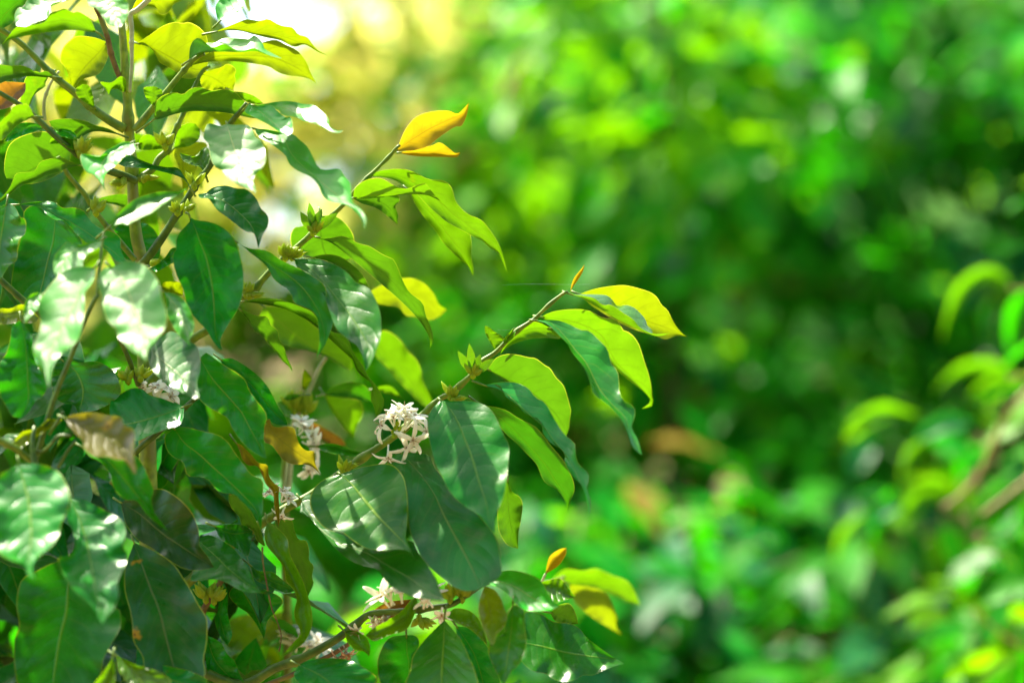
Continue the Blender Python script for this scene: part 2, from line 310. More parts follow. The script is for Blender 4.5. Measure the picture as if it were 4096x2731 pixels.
LEAVES = """
# branch A
e|yel|u=1 z=-4 t=-.5 lab=bright_yellow_leaf_at_the_branch_tip|1160,395 1500,520 1760,635 1950,700 2120,775|1290,350 1430,325 1560,315 1680,340 1800,380 1860,430 1895,490 1950,540 2000,640 2040,700 2085,750|1300,520 1600,690 1850,770 1930,800 2030,768
e|lime|fs=L z=1 t=.2 zl=-3.2 zr=1.6 rip=.1|1080,395 1180,430 1350,530 1500,620 1700,715 1850,770 1975,745|1200,397 1300,398 1400,405 1450,440 1500,500 1570,492 1640,510 1700,560 1750,620 1770,680 1812,712 1830,755|1230,415 1300,435 1340,470 1380,495 1440,490 1520,540 1570,575 1640,620 1700,690 1780,735 1850,752
e|lime|u=1 z=-3|820,600 1100,640 1350,760 1480,1000 1640,1150 1790,1330 1815,1390 1720,1420|880,565 980,540 1130,530 1240,540 1310,575 1380,610 1450,610 1510,640 1550,715 1610,740 1660,790 1700,860 1740,990 1780,1110 1800,1200 1810,1300 1825,1370 1790,1412|900,660 1100,800 1300,900 1440,1000 1500,1080 1640,1195 1760,1290 1795,1360
e|lime|u=1 z=-2 t=-.3|900,700 700,710 560,790 450,930|800,650 700,648 590,715 500,830|990,790 850,785 700,800 550,850
e|mid|z=2.5 t=.85 zl=.8 zr=-.8 kx=-.2 p=20|760,630 880,640 1000,740 1110,880 1230,1030 1330,1230 1450,1380 1570,1500 1610,1620 1722,1835|860,655 960,745 1070,860 1085,905 1200,1050 1250,1160 1290,1290 1430,1400 1560,1560 1640,1760|930,625 1000,640 1080,670 1170,715 1250,725 1330,800 1400,870 1430,940 1440,1010 1500,1080 1515,1180 1520,1280 1570,1360 1640,1390 1661,1450 1646,1520 1626,1600 1666,1660 1690,1730
e|under|u=1 z=-2 lab=translucent_green_leaf_hanging_below_the_branch|340,1070 560,1180 760,1300 930,1450 1020,1590 1040,1670|370,1020 420,960 520,930 620,940 700,960 770,970 850,1030 900,1060 950,1140 1010,1200 1040,1270 1070,1380 1085,1440 1075,1500 1065,1600|400,1110 530,1200 640,1330 800,1470 950,1600
h|mid|z=2.5 t=.85 p=50 zl=-.5|530,90 700,150 830,260 950,370 1060,460 1150,580 1280,740 1380,930 1440,1060 1475,1180 1460,1265|620,82 680,100 720,190 790,240 850,290 900,350 1000,380 1045,430 1060,520 1120,600 1200,650 1250,700 1255,790 1310,890 1400,980 1440,1080 1465,1200|600,75 680,62 800,65 880,90 950,140 990,200 1070,240 1120,320 1180,430 1250,530 1340,610 1350,680 1360,760 1410,830 1460,870 1470,930 1450,1010 1480,1110 1482,1210
h|mid|u=1 z=0 t=-.3 p=60|500,265 720,420 900,600 1060,780 1170,950 1260,1090 1283,1170 1265,1265|650,290 740,320 830,380 930,430 1010,480 1120,620 1250,780 1330,950 1335,1050 1300,1130 1285,1190|580,340 720,520 800,590 900,690 1000,800 1050,920 1100,980 1180,1020 1240,1100 1275,1170
h|dark|z=4 t=.85 kx=.15 rip=.2 p=14 ar=.4 lab=large_oval_green_leaf_beside_the_white_blossoms|140,225 230,310 310,450 360,580 420,730 460,870 510,1030 550,1150 575,1280 620,1420|70,290 25,380 25,480 45,620 90,790 150,900 200,1010 280,1110 400,1205 500,1260 560,1350|250,232 380,230 480,245 570,290 620,350 670,450 710,540 755,630 750,750 735,900 710,1060 670,1170 630,1260 625,1350
k|dusty|z=1.5 t=.82 rip=.12 p=20 lab=dark_dusty_leaf_with_brownish_film|680,20 800,150 900,290 970,440 1050,590 1130,740 1205,905 1190,940|610,60 650,160 715,260 725,380 735,530 780,640 830,740 920,830 1020,910 1110,945|860,30 900,110 970,200 1050,330 1180,420 1300,560 1335,650 1350,760 1355,830 1290,890 1210,932
k|mid|z=3.4 t=.82 rip=.25 p=10 kx=.1 lab=broad_round_green_leaf_with_drip_tip|270,160 350,230 440,340 530,450 620,540 690,610 735,660 768,725|170,190 90,260 65,350 90,430 140,500 210,545 280,550 360,610 450,660 560,672 640,665 700,668 740,690|330,140 450,105 590,90 650,120 690,170 710,230 722,330 722,430 718,520 710,580 735,650
h|under|u=1 z=-2 t=-.1|740,930 740,1100 760,1300 800,1450 838,1553|650,1130 650,1230 660,1380 720,1500 780,1540|780,1040 850,1090 875,1170 860,1300 840,1400 835,1500
k|dusty|z=-1 t=1.1 kx=.3 zr=1 rip=.35|10,340 150,540 300,640 450,690 600,780 740,860 860,950 970,1010|0,420 60,450 130,530 180,590 250,670 340,740 440,780 520,800 580,880 650,940 740,975 860,1000|60,290 160,380 300,520 450,600 570,640 740,600 790,680 850,760 910,860 950,960
e|lime|u=1 z=0 p=0 t=-.2|400,890 370,800 310,680|350,810 315,740|440,850 480,790 400,730 350,690
e|lime|z=1 p=0 t=.6|475,850 520,780 580,690|490,790 550,720|530,822 572,780 590,715
e|gold|z=0 p=0 t=0 rip=.02 lab=folded_orange_leaf_bud_at_the_branch_tip|1078,372 1110,290 1150,215 1190,165 1203,125|1088,310 1115,245 1160,190 1195,145|1105,325 1150,265 1192,190 1202,150
# branch B
o|gold|u=1 z=0 t=-.2 p=4 lab=upper_golden_leaf_at_the_branch_tip|908,348 940,325 980,300 1020,280 1060,262 1077,237|915,335 930,300 955,270 990,257 1030,255 1050,262 1065,250|925,347 955,345 985,335 1010,315 1045,292 1060,290 1072,265
o|gold|u=1 z=-1 t=-.3 p=6 lab=lower_golden_leaf_at_the_branch_tip|915,351 960,350 1000,350 1040,355 1057,350|950,343 990,335 1010,328 1030,340 1045,352|940,357 970,360 1020,361 1050,361
o|lime|u=1 z=-1 t=-.4 p=14|850,405 900,400 960,425 1000,455 1040,490 1080,520 1110,545 1135,565 1155,590 1165,625|870,393 920,388 950,395 985,412 1020,415 1038,432 1048,465 1075,492 1105,505 1130,535 1148,565 1160,600|900,412 950,440 980,470 1020,505 1050,523 1090,545 1110,555 1125,570 1145,582
o|lime|u=1 z=-3 t=-.4|940,440 990,490 1030,540 1065,585 1087,635|955,470 975,500 1000,530 1020,560 1050,590 1075,612|980,440 1040,495 1070,528 1082,545 1083,590 1088,620
d|lime|u=1 z=1 t=-.7 fs=L zt=2 rip=.1|1150,430 1400,400 1640,395 1780,396 1930,455|1160,350 1210,300 1290,262 1400,255 1500,310 1560,340 1640,345 1780,300 1830,345 1880,405|1250,440 1450,420 1620,398 1780,402 1880,427
d|under|u=1 z=0 t=-.4|1140,430 1350,450 1480,530 1545,668|1300,395 1530,395 1562,460 1525,500 1550,580|1230,482 1350,520 1450,590 1510,640
d|pale|z=3 t=.9 rip=.3 kx=-.3 p=10|266,-189 496,-144 576,6 640,90 760,200 860,290 970,380 1090,475 1190,530 1250,610 1250,705|296,-124 376,-74 476,-4 546,56 576,126 660,190 770,240 840,320 870,400 940,465 1080,488 1170,550 1235,640|376,-184 516,-154 606,-144 666,-94 736,-34 786,56 826,136 886,176 1030,165 1070,230 1125,290 1130,380 1145,460 1220,530 1268,620
d|under|u=1 z=1 t=-.6 pt=780,765;860,790 lab=long_dark_leaf_arching_down_from_the_middle_branch|790,775 950,812 1130,900 1300,1020 1450,1130 1590,1270 1710,1410 1810,1580 1850,1690 1835,1785|930,790 1050,770 1130,800 1200,840 1290,860 1370,910 1440,950 1510,980 1550,1060 1590,1160 1650,1270 1770,1370 1795,1470 1820,1530 1855,1620 1865,1710|950,832 1080,930 1250,1070 1400,1200 1560,1340 1700,1480 1790,1600 1838,1700
d|under|u=1 z=-4|850,590 860,750 900,930 1020,1010|980,592 1070,650 1140,740 1165,850 1150,960|700,680 620,700 585,790 620,900 750,960 900,985
d|dark|z=2 t=.95 kx=.15 rip=.2 p=24 lab=blue_green_glossy_leaf_behind_the_curled_leaf|620,980 760,1060 900,1200 1000,1330 1100,1450 1160,1534 1230,1644 1290,1774 1295,1870 1255,1985|650,1060 750,1200 880,1280 920,1400 1000,1600 1100,1690 1190,1760 1240,1870 1258,1950|700,975 830,975 920,1000 1030,1050 1110,1110 1180,1190 1280,1230 1330,1300 1370,1390 1395,1480 1400,1570 1400,1620 1380,1730 1320,1870 1280,1960
d|mid|z=5 t=.5 rip=.2 kx=-.2 lab=curled_green_leaf_with_grey_crumbs_at_its_tip|90,815 210,900 370,1000 500,1080 640,1180 740,1290 830,1430 860,1520 890,1620 880,1740 820,1865|130,840 230,925 330,1000 390,1070 430,1150 500,1210 560,1250 600,1310 620,1370 700,1400 770,1430 820,1490 835,1568 845,1680 840,1760 822,1850|150,855 230,885 340,895 410,920 500,985 600,1030 700,1080 800,1140 880,1200 910,1270 905,1340 940,1420 980,1490 975,1540 940,1640 900,1740 850,1820
g|under|u=1 z=1 t=-.4 rip=.3 zl=1 p=30 lab=long_twisted_leaf_with_spiral_tip|150,15 350,5 600,60 820,210 1000,330 1120,430 1190,600 1290,720 1350,850 1370,980 1320,1095|330,-18 500,0 680,60 800,120 840,200 950,280 1060,310 1110,360 1150,470 1230,580 1280,680 1350,760 1410,860 1425,930 1390,1010 1350,1080|250,25 500,70 700,160 820,240 960,370 1080,480 1150,540 1170,620 1240,690 1310,740 1320,810 1300,870 1330,940 1350,1010 1345,1070
g|lime|u=1 z=-14 t=-.4|350,60 550,250 800,430 1000,530 1120,640|600,80 820,250 1000,380 1100,490 1140,580|300,200 450,340 560,410 740,455 850,480 1000,570 1090,620
g|under|u=1 z=0 t=-.3|130,80 250,190 370,280 440,400 510,490 565,570 603,640|160,85 280,140 380,150 410,220 470,270 485,350 530,430 560,520 600,610|180,140 220,200 270,280 340,325 390,390 450,460 510,540 570,595
g|lime|u=1 z=-24 t=-.4|1330,380 1500,510 1650,700 1780,860 1880,975|1400,275 1500,300 1580,370 1640,460 1720,540 1760,640 1780,740 1830,840 1865,930|1350,500 1450,600 1550,720 1650,820 1750,920 1830,965
d|yel|u=1 z=-20 t=-.4|1250,1330 1500,1290 1750,1310 1900,1420 1990,1425|1330,1250 1430,1200 1580,1155 1680,1150 1790,1200 1870,1290 1910,1370 1950,1410|1350,1370 1450,1390 1560,1410 1620,1480 1700,1490 1830,1520 1900,1500 1960,1460
d|under|u=1 z=-3|780,965 1000,1020 1150,1110 1290,1240|830,945 940,935 1040,960 1130,1020 1200,1080 1260,1160|900,990 1050,1080 1200,1190
# left of branch B
c|dark|z=5 t=.45 rip=.2 kx=.05 p=10 pt=1665,565;1690,572 lab=large_dark_oval_leaf_hanging_by_the_main_stem|1700,600 1740,680 1790,820 1850,970 1890,1150 1910,1300 1920,1450 1925,1568 1940,1674 1995,1794|1700,640 1610,740 1575,820 1582,880 1545,940 1560,1040 1590,1140 1640,1250 1670,1380 1720,1470 1780,1540 1850,1610 1900,1700 1960,1780|1760,630 1850,640 1950,670 2040,730 2110,820 2150,940 2180,1080 2180,1230 2160,1350 2120,1450 2060,1540 2010,1630 1975,1700 1985,1770
d|dusty|z=4 t=.8 kx=-.1 rip=.2 p=0|-166,385 0,465 120,560 220,660 262,740 300,885|-240,400 -220,432 -160,432 -120,470 -70,540 0,590 90,660 150,710 210,740 250,735 280,800 295,860|-150,365 -90,330 10,320 100,345 180,350 240,390 290,450 320,520 370,570 390,620 380,690 340,760 320,820 305,870
b|pale|z=6 t=1.1 rip=.3 kx=.2 p=8 lab=bright_glossy_leaf_shining_in_the_sun|240,1110 265,1200 300,1310 340,1420 380,1520 440,1620 500,1735|180,1130 80,1105 45,1150 30,1240 75,1290 90,1400 130,1490 200,1530 240,1590 330,1650 420,1690 480,1710|300,1120 420,1120 470,1160 500,1230 550,1260 580,1340 590,1430 560,1500 500,1560 480,1620 500,1690
b|pale|z=3 t=1.7 rip=.2 p=20 lab=white_shining_leaf_pointing_right|480,945 660,960 760,965 900,1010 960,1080 1080,1120 1190,1178 1285,1165|450,940 560,935 680,915 800,908 920,930 1010,940 1080,990 1150,1060 1165,1130 1230,1170|600,960 700,985 740,1030 850,1050 930,1085 1050,1115 1110,1150 1180,1185 1250,1190
b|pale|z=4 t=1.5 rip=.2 p=0|440,930 560,1020 680,1120 740,1180 790,1215|480,950 560,950 640,945 700,1000 770,1050 810,1045 830,1110 830,1180 800,1210|400,1000 480,1050 600,1110 690,1170 750,1205
a|under|u=1 z=2 t=-.5 zt=-3 pt=1220,1190;1290,1140|1380,1070 1500,990 1750,930 2000,940 2150,990 2300,1060|1385,1000 1390,930 1440,870 1520,835 1600,835 1640,850 1700,800 1770,780 1830,790 1890,815 2000,800 2090,815 2150,870 2200,920 2260,1000|1430,1070 1550,1030 1700,1000 1850,1000 2000,1010 2120,1030 2240,1058
a|lime|u=1 z=0 p=8 t=-.2|1370,950 1380,870 1380,775|1310,880 1290,790|1440,880 1455,820 1420,790
a|lime|u=1 z=1 p=8 t=-.2|850,970 790,880 740,755|760,920 690,860 680,800 710,775|840,900 820,810 790,765
a|yel|u=1 z=-4 p=10 t=-.3 lab=heart_shaped_yellow_leaf_left_of_the_stem|960,380 880,480 750,620 660,750 645,815|850,340 700,325 620,370 560,440 540,540 580,600 610,670 635,750|970,480 950,560 890,660 800,695 740,710 690,760 660,800
a|yel|u=1 z=-4 p=20 t=-.3|1230,390 1400,450 1560,540 1700,610 1850,640|1350,310 1450,240 1560,200 1640,210 1690,200 1760,230 1820,280 1855,340 1870,500|1290,380 1380,470 1430,560 1500,600 1580,650 1640,700 1750,700
b|pale|fs=L z=2 t=1.1 zl=-1.5 zr=1.5 rip=.1|-100,545 -20,490 90,470 230,465 370,470 500,460 620,500 735,525|40,395 130,385 220,340 300,345 390,350 440,355 485,320 540,360 570,410 580,440 650,480|-90,430 -60,365 -10,340 50,385 110,430 220,395 300,440 370,462 480,432 560,470 640,505
b|yel|u=1 z=-2 t=-.4|-100,600 150,510 400,500 650,520 850,600 980,690 1042,750|100,470 350,465 570,380 680,360 760,400 870,455 950,550 990,650 1035,735|-80,590 50,560 200,550 350,555 500,575 620,600 700,650 800,680 900,690 980,710
b|yel|u=1 z=-1 t=-.4 p=50|130,290 300,255 500,290 700,320 860,370 980,400 1060,455 1145,497|200,260 320,210 420,175 530,190 610,172 680,210 740,235 830,250 880,310 960,335 1010,400 1070,460|240,275 360,280 480,310 600,340 720,365 840,420 930,400 1000,432 1070,475
b|pale|u=0 z=0 t=1.1|170,200 280,90 400,-20 450,-120|150,150 140,60 200,-30 300,-120|260,160 360,100 400,50 410,-30 440,-100
b|yel|u=1 z=-6|0,660 120,700 220,770 300,812|60,640 180,610 250,575 320,620 310,680 320,720 305,780|10,760 60,810 180,805 250,812
b|lime|u=1 z=-5|300,820 450,880 570,930|400,830 500,870|330,860 410,910 500,935
c|dusty|z=4 t=.9 rip=.1|1710,350 1650,250 1550,195 1400,150 1250,110 1060,125|1690,300 1640,220 1590,160 1490,155 1370,130 1260,90 1150,45|1650,265 1560,225 1450,195 1330,168 1200,160 1110,148
c|pale|z=9 t=.8 rip=.15 p=8 kx=.3|1190,-70 1050,0 940,80 905,180 915,280 945,362|1100,-70 960,0 890,62 800,42 722,40 728,120 770,195 840,225 900,290 930,350|1215,-30 1190,30 1110,60 1060,120 980,180 945,220 928,290
c|pale|z=12 t=1.3 rip=.15 p=70 lab=out_of_focus_pale_leaf_in_front_of_the_stem|980,690 1060,620 1200,560 1350,500 1500,440 1680,340|1040,590 1130,500 1210,440 1310,400 1420,375 1540,370 1610,375 1650,350|1080,660 1140,670 1200,640 1270,610 1350,570 1450,500 1550,430 1640,372
c|pale|z=14 t=1.0 rip=.1 p=20 lab=out_of_focus_white_shining_leaf|910,800 800,860 700,880 600,960 540,1080 550,1170|830,820 700,850 610,820 550,870 490,950 475,1040 490,1120|890,870 800,920 750,980 740,1060 690,1120 620,1145
f|pale|z=18 t=.8 rip=.5 kx=.1 rf=2.5|850,-290 740,-140 680,20 600,160 520,320 460,450 420,600 435,790|700,-300 560,-250 470,-160 400,-70 340,60 370,200 330,350 295,430 330,540 390,640 420,730|850,-220 820,-140 760,-60 760,60 740,200 710,340 620,430 540,490 480,580 450,700
f|pale|z=16 t=.8|400,-60 290,0 230,110 228,220|300,-60 230,10 210,120|350,60 290,130 245,180
f|pale|z=17 t=.75 rip=.4 rf=2.5 lab=out_of_focus_shining_leaf_in_front|1000,-290 1090,-210 1150,-70 1200,70 1250,200 1285,330 1310,440 1300,575|930,-280 880,-220 880,-110 910,-40 925,80 960,180 1030,250 1060,330 1120,390 1180,450 1250,495 1290,530|1100,-340 1200,-345 1300,-310 1380,-230 1430,-130 1450,-20 1490,100 1485,220 1440,300 1380,380 1330,440 1310,520
f|pale|z=10 t=.9|1470,-70 1560,30 1620,140 1670,260 1705,410|1490,20 1500,130 1540,220 1590,300 1650,360|1560,-60 1640,-10 1700,80 1740,200 1730,290 1700,340 1702,390
f|dusty|z=7 t=1.0 kx=.3 rip=.15|1340,430 1450,540 1570,640 1680,740 1790,870|1325,520 1360,620 1440,710 1540,780 1650,840 1740,880|1440,330 1540,280 1650,340 1760,410 1790,500 1795,620 1765,740
f|mid|z=5 t=.6 rip=.3 lab=long_green_leaf_behind_the_shining_leaves|1790,520 1900,700 2030,850 2160,1000 2240,1150 2320,1290 2390,1420|1765,700 1780,870 1860,950 1960,1010 2040,1060 2080,1150 2150,1250 2230,1330 2320,1390|1850,470 1900,505 2020,590 2120,650 2200,720 2230,800 2290,890 2370,990 2390,1060 2365,1160 2370,1300
g|dark|z=-1 t=.4|-40,530 150,680 300,830 420,980 560,1120|0,640 150,780 250,900 380,1060 460,1115|50,520 100,540 200,600 300,680 370,760 430,860 480,960 540,1050
g|olive|u=1 z=3 t=-.3 rip=.4|355,1090 460,1220 600,1330 700,1400 790,1460 860,1568|350,1200 350,1270 420,1300 480,1380 530,1440 620,1472 720,1472 790,1500|400,1065 420,1120 480,1140 560,1130 620,1150 640,1220 680,1310 740,1350 795,1350 805,1400 815,1480
g|mid|z=-12 t=.9|820,1310 950,1310 1100,1350 1290,1385|880,1285 1000,1290 1130,1340|880,1350 1000,1380 1150,1400
c|dark|z=-3 t=.2 rip=.2 kx=.2 lab=broad_dark_leaf_in_the_shade_at_left|500,560 480,800 440,950 405,1100 360,1290 340,1400|330,490 220,540 210,650 180,800 130,1000 100,1200 130,1330 240,1400|600,660 700,760 740,860 690,930 600,980 520,1080 490,1180 430,1290
c|mid|z=5 t=.6 rip=.4|60,480 30,650 0,850 -30,1200|-150,600 -200,900 -100,1150|90,480 140,520 180,600 225,620 235,700 220,760 180,790 160,860 150,980 80,1040 40,1100
c|mid|z=2 t=.7 rip=.3|150,490 330,480 480,570 620,640 780,740 900,830 1000,900 1150,1020|350,510 400,560 450,600 500,630 560,630 630,690 680,750 780,835 860,870 940,880 990,940 1050,1000|350,462 480,465 560,520 650,515 740,540 790,600 830,650 900,700 1020,740 1080,790 1080,880 1110,960
c|under|u=1 z=4 t=-.5 rip=.35|720,140 560,110 420,170 300,230 160,300 60,390 -30,460|700,130 630,100 550,70 470,75 390,95 350,120 310,190 240,200 150,210 120,260 90,330 30,410|620,160 520,200 400,240 280,290 180,330 90,400 0,475
a|under|u=1 z=-5 t=-.3|640,1310 450,1430 250,1540 60,1600|560,1250 400,1180 220,1210 90,1290 45,1420 40,1540|600,1500 400,1620 200,1650
a|under|u=1 z=3 t=-.4|480,690 350,665 200,645 0,670 -150,690|420,640 330,655 280,620 200,590 100,590 0,583 -80,600|400,695 280,685 180,695 90,715 0,750 -80,780
a|lime|u=1 z=-3|440,680 350,760 280,870 240,970|300,640 230,700 190,850 180,950|410,740 400,780 310,850 270,940
a|brown|z=-2 t=.2 lab=orange_brown_leaf_at_the_left_edge|-60,980 60,880 170,790 230,745|0,750 80,735 180,740|0,985 90,960 170,890 225,820
a|lime|u=1 z=4 t=-.4 pt=935,350;900,310|860,285 650,190 450,200 250,260 100,310 15,410|820,190 780,150 700,105 650,115 580,80 520,100 450,120 400,200 240,235 140,250|830,292 700,275 560,275 400,295 250,320 150,340 80,360
a|pale|z=6 t=1.4 lab=white_shining_leaf_in_the_upper_left_corner|620,-10 450,60 300,140 145,235|440,-40 250,0 220,60 160,75 130,140 135,200|560,20 480,30 450,80 420,160 330,200 240,238 180,238
a|pale|z=10 t=.9|940,-80 1000,60 1040,160 1060,248|790,-30 800,60 860,75 930,170 960,220 1000,240|1130,0 1150,100 1130,180 1085,240
a|lime|u=1 z=2 p=5|1130,820 1090,740 1010,780 975,850|1130,720 1080,685 1000,740 900,735 940,790|1100,825 1050,800 1000,805
a|under|u=1 z=1 t=-.5|1080,1210 960,1165 800,1140 640,1140 440,1090|960,1150 860,1125 780,1090 690,1070 600,1065 500,1072|880,1178 780,1200 680,1260 560,1210 470,1140
a|lime|z=3 t=.6|680,1350 650,1280 560,1240 440,1285|710,1290 670,1240 580,1225 470,1235|620,1330 560,1290 470,1292
a|pale|z=3 t=.9|690,1250 600,1185 490,1160|670,1190 580,1155|600,1235 520,1205
a|lime|u=1 z=8 t=-.3|310,1045 180,1030 60,1110 -60,1210|250,940 170,940 110,960 90,1010 0,1100|250,1075 150,1130 50,1230 0,1260
a|mid|z=0 t=.6|400,1150 250,1150 120,1200 40,1270|330,1110 200,1100 100,1150|300,1185 180,1225 90,1262
a|mid|u=1 z=2|250,-60 120,60 20,160 -50,300|150,-80 0,0 -60,100|230,30 150,110 120,200 20,260
a|yel|u=1 z=-2|1170,110 1350,20 1550,-20 1700,-60|1250,-20 1450,-90 1600,-90|1250,100 1300,60 1400,80 1420,120 1470,135 1520,100 1560,40 1640,0
a|lime|u=1 z=-6|1240,1290 1340,1260 1430,1290 1500,1330|1260,1240 1310,1205 1370,1220 1420,1260|1250,1340 1350,1345 1440,1335
a|lime|u=1 z=-7|1560,1330 1640,1250 1750,1110|1570,1250 1600,1150 1680,1105|1700,1310 1780,1250 1792,1170
a|yel|u=1 z=-8|1600,1290 1650,1400 1640,1500 1655,1790|1550,1370 1580,1450 1620,1570|1840,1280 1830,1400 1740,1560
a|lime|z=1 t=.9|1840,1560 1800,1440 1700,1420 1610,1370|1890,1500 1870,1335 1810,1330 1760,1400|1790,1500 1720,1480 1640,1440
c|under|u=1 z=-4|840,500 900,450 1020,455 1180,480|880,440 1000,405 1130,400|950,475 1060,500 1140,520
c|dark|z=-7 t=.1|1200,640 1230,800 1250,1030|1050,680 1000,800 1060,930 1180,1000|1330,670 1410,760 1440,900 1400,1000
c|mid|z=2 t=.5|1340,1060 1440,1010 1540,940 1610,880|1400,1030 1480,960 1540,880|1400,1090 1500,1040 1570,990
c|yel|u=1 z=-8|1450,1230 1540,1235 1640,1300|1470,1185 1600,1180 1640,1230|1460,1270 1560,1310
c|yel|z=6 t=.5|-50,1480 100,1470 240,1450 350,1500|0,1420 90,1420 180,1385 260,1400|0,1560 150,1550 300,1550
f|dark|z=9 t=.45 rip=.4|190,180 220,350 240,500 250,700 255,900 190,1055|110,230 90,350 60,470 0,560 -20,700 0,850 60,960 110,1040|260,280 290,360 300,500 340,600 390,680 420,790 370,870 310,920 250,1010
f|dark|z=-1 t=.3 rip=.3 kx=.2|560,540 680,640 740,780 735,900 700,1010|480,600 460,700 480,850 560,920 660,940|700,560 860,550 1000,620 1070,740 1080,840 980,930 850,990
f|dark|z=4 t=.9 kx=-.1 rip=.2 lab=glossy_dark_leaf_under_the_small_white_flower|1650,955 1450,1030 1250,1090 1100,1115 1000,1080|1580,930 1450,880 1340,850 1270,795 1180,790 1080,840 1000,880 980,980|1640,1060 1600,1120 1480,1160 1350,1210 1220,1262 1160,1190 1060,1120
f|olive|z=18 t=.75 kx=.1 rip=.2 lab=out_of_focus_bronze_leaf_with_pale_patch|590,1060 760,1130 920,1200 1060,1320 1150,1440 1215,1560|640,1030 820,1005 950,1030 1080,1050 1110,1120 1195,1160 1205,1280 1200,1400 1222,1500|610,1120 680,1200 740,1260 760,1340 850,1400 950,1400 1040,1430 1120,1440 1190,1540
f|yel|z=16 t=.4|110,1280 250,1200 400,1120 560,1075|200,1180 330,1150 430,1070 530,1065|170,1330 280,1260 400,1180 500,1130
j|mid|z=5 t=.55 rip=.35 lab=wavy_bright_green_leaf_with_shining_edge|331,-146 400,-50 490,20 600,120 700,210 790,300 880,400 915,550|271,-100 271,-34 290,10 330,50 390,80 420,170 500,180 560,200 620,270 680,290 740,300 790,350 860,420 900,490|400,-155 511,-131 661,-86 760,42 850,160 925,200 930,300 925,420 920,500
j|under|u=1 z=1|700,285 800,420 870,520 945,645|760,310 830,380 880,470 920,560|700,340 720,390 770,450 790,505 860,535 885,600 930,642
j|olive|u=1 z=4 t=-.1|740,-60 800,20 870,95 940,150 975,230 1015,280 1022,400 1035,520|770,0 790,60 830,102 890,104 920,160 950,230 995,280 1005,370 1018,440|790,-30 850,30 900,85 960,100 968,170 1005,220 1037,250 1035,320 1042,420
j|lime|z=2 t=.3 rip=.3|960,480 1010,640 1090,780 1150,900 1190,1000 1200,1120 1210,1230 1150,1330 1040,1400|940,560 955,640 1030,730 1075,800 1085,880 1130,930 1158,1000 1140,1080 1150,1150 1180,1230 1120,1310|1000,500 1090,590 1110,700 1150,780 1190,860 1222,950 1250,1050 1262,1150 1242,1240 1190,1310 1100,1370
j|under|u=1 z=-2|1030,430 1100,560 1170,700 1220,830 1232,985|1120,470 1140,540 1170,600 1220,610 1240,680 1240,740 1270,780 1260,850 1270,900|1010,480 1060,620 1120,740 1190,880
j|dark|z=3 t=1.0 rip=.2|480,600 620,720 700,800 800,880 880,930 960,975 1010,940|560,570 640,600 720,650 780,720 830,800 870,880 920,945|440,700 460,800 440,880 560,870 620,870 700,900 780,945 880,960
j|blight|z=7 t=.6 rip=.2 lab=dark_blotched_leaf_with_an_orange_rimmed_hole|60,620 160,900 230,1080 270,1240 320,1430 380,1650|0,800 0,950 35,1080 50,1180 60,1290 120,1390 130,1460 200,1600|200,680 320,760 400,870 450,950 490,1030 530,1090 555,1150 550,1300 530,1400 540,1500 500,1600
j|blight|z=5 t=.5 rip=.25|-30,350 100,430 250,560 400,660 600,790|200,260 330,300 450,420 500,560 500,640 560,720|0,480 20,520 80,600 180,660 280,730 380,790 480,810
i|mid|z=12 t=.55 rip=.3|560,-20 700,50 790,140 880,250 960,350 1040,450 1130,545|600,40 680,80 740,160 760,240 800,300 850,335 920,340 980,420 1060,495|800,0 900,30 960,90 1000,180 1035,260 1020,340 1040,420 1100,500
i|mid|z=22 t=.8 rip=.35 lab=out_of_focus_shining_leaf_at_the_lower_left_edge|130,95 160,220 190,330 205,450 210,600 195,740 230,870|60,130 0,170 -60,300 -60,450 -40,600 0,700 80,740 160,770 185,830|250,90 370,130 430,190 470,300 470,380 420,470 390,580 330,660 260,710 220,780
i|dark|z=14 t=.95 rip=.35 kx=-.1|470,320 540,480 590,650 620,800 645,950 690,1165|450,450 490,550 510,640 470,710 390,730 430,840 480,920 550,990 620,1050 660,1125|560,330 700,400 820,470 850,560 825,640 860,710 830,800 790,900 800,970 770,1060 720,1120
i|dark|z=10 t=.6 rip=.25 lab=very_large_dark_leaf_at_the_bottom_left|465,760 450,1060 410,1230 380,1400 350,1640|380,750 230,820 140,880 110,1040 130,1180 95,1290 100,1480 150,1620|560,900 700,1060 800,1060 815,1180 760,1290 700,1400 680,1500 600,1640
i|lime|z=20 t=.6|760,1385 740,1480 680,1640|740,1430 690,1500 620,1600|775,1480 770,1568 730,1640
i|lime|z=18 t=.8|780,1380 860,1430 940,1540 1000,1650|800,1480 860,1568 900,1640|900,1440 1000,1470 1090,1500 1150,1570
j|mid|z=12 t=.8|60,1500 250,1530 500,1600|120,1450 230,1445 350,1465 450,1490 560,1550|100,1600 300,1660 450,1660
j|dark|z=1 t=.3|545,1240 600,1400 680,1500 800,1620|540,1350 560,1500 640,1600|640,1290 690,1370 740,1420 770,1500 810,1580
j|dark|z=-3 t=.2|650,870 660,1000 640,1120 690,1315|620,950 630,1050 605,1150 640,1250|692,950 692,1100 722,1240
j|mid|z=-3 t=.4|760,890 840,1030 900,1150 935,1270|700,970 760,1050 820,1090 870,1150 912,1220|900,920 1060,1000 1020,1080 960,1150 945,1230
j|dark|z=0 t=.6|600,510 720,560 860,545|700,500 800,505|650,600 750,660 825,715 850,620
j|mid|z=-2 t=.5|840,770 950,860 1060,910 1150,945|900,810 990,820 1060,870|880,870 980,915 1080,960
# bottom right sprays
k|mid|z=7 t=.85 kx=.15 rip=.15 p=60 pt=985,1040;975,1090 lab=pointed_green_leaf_at_the_bottom_centre|970,1140 965,1300 955,1450 950,1640|930,1180 840,1270 760,1380 740,1480 700,1640|1000,1170 1080,1270 1140,1400 1180,1500 1190,1640
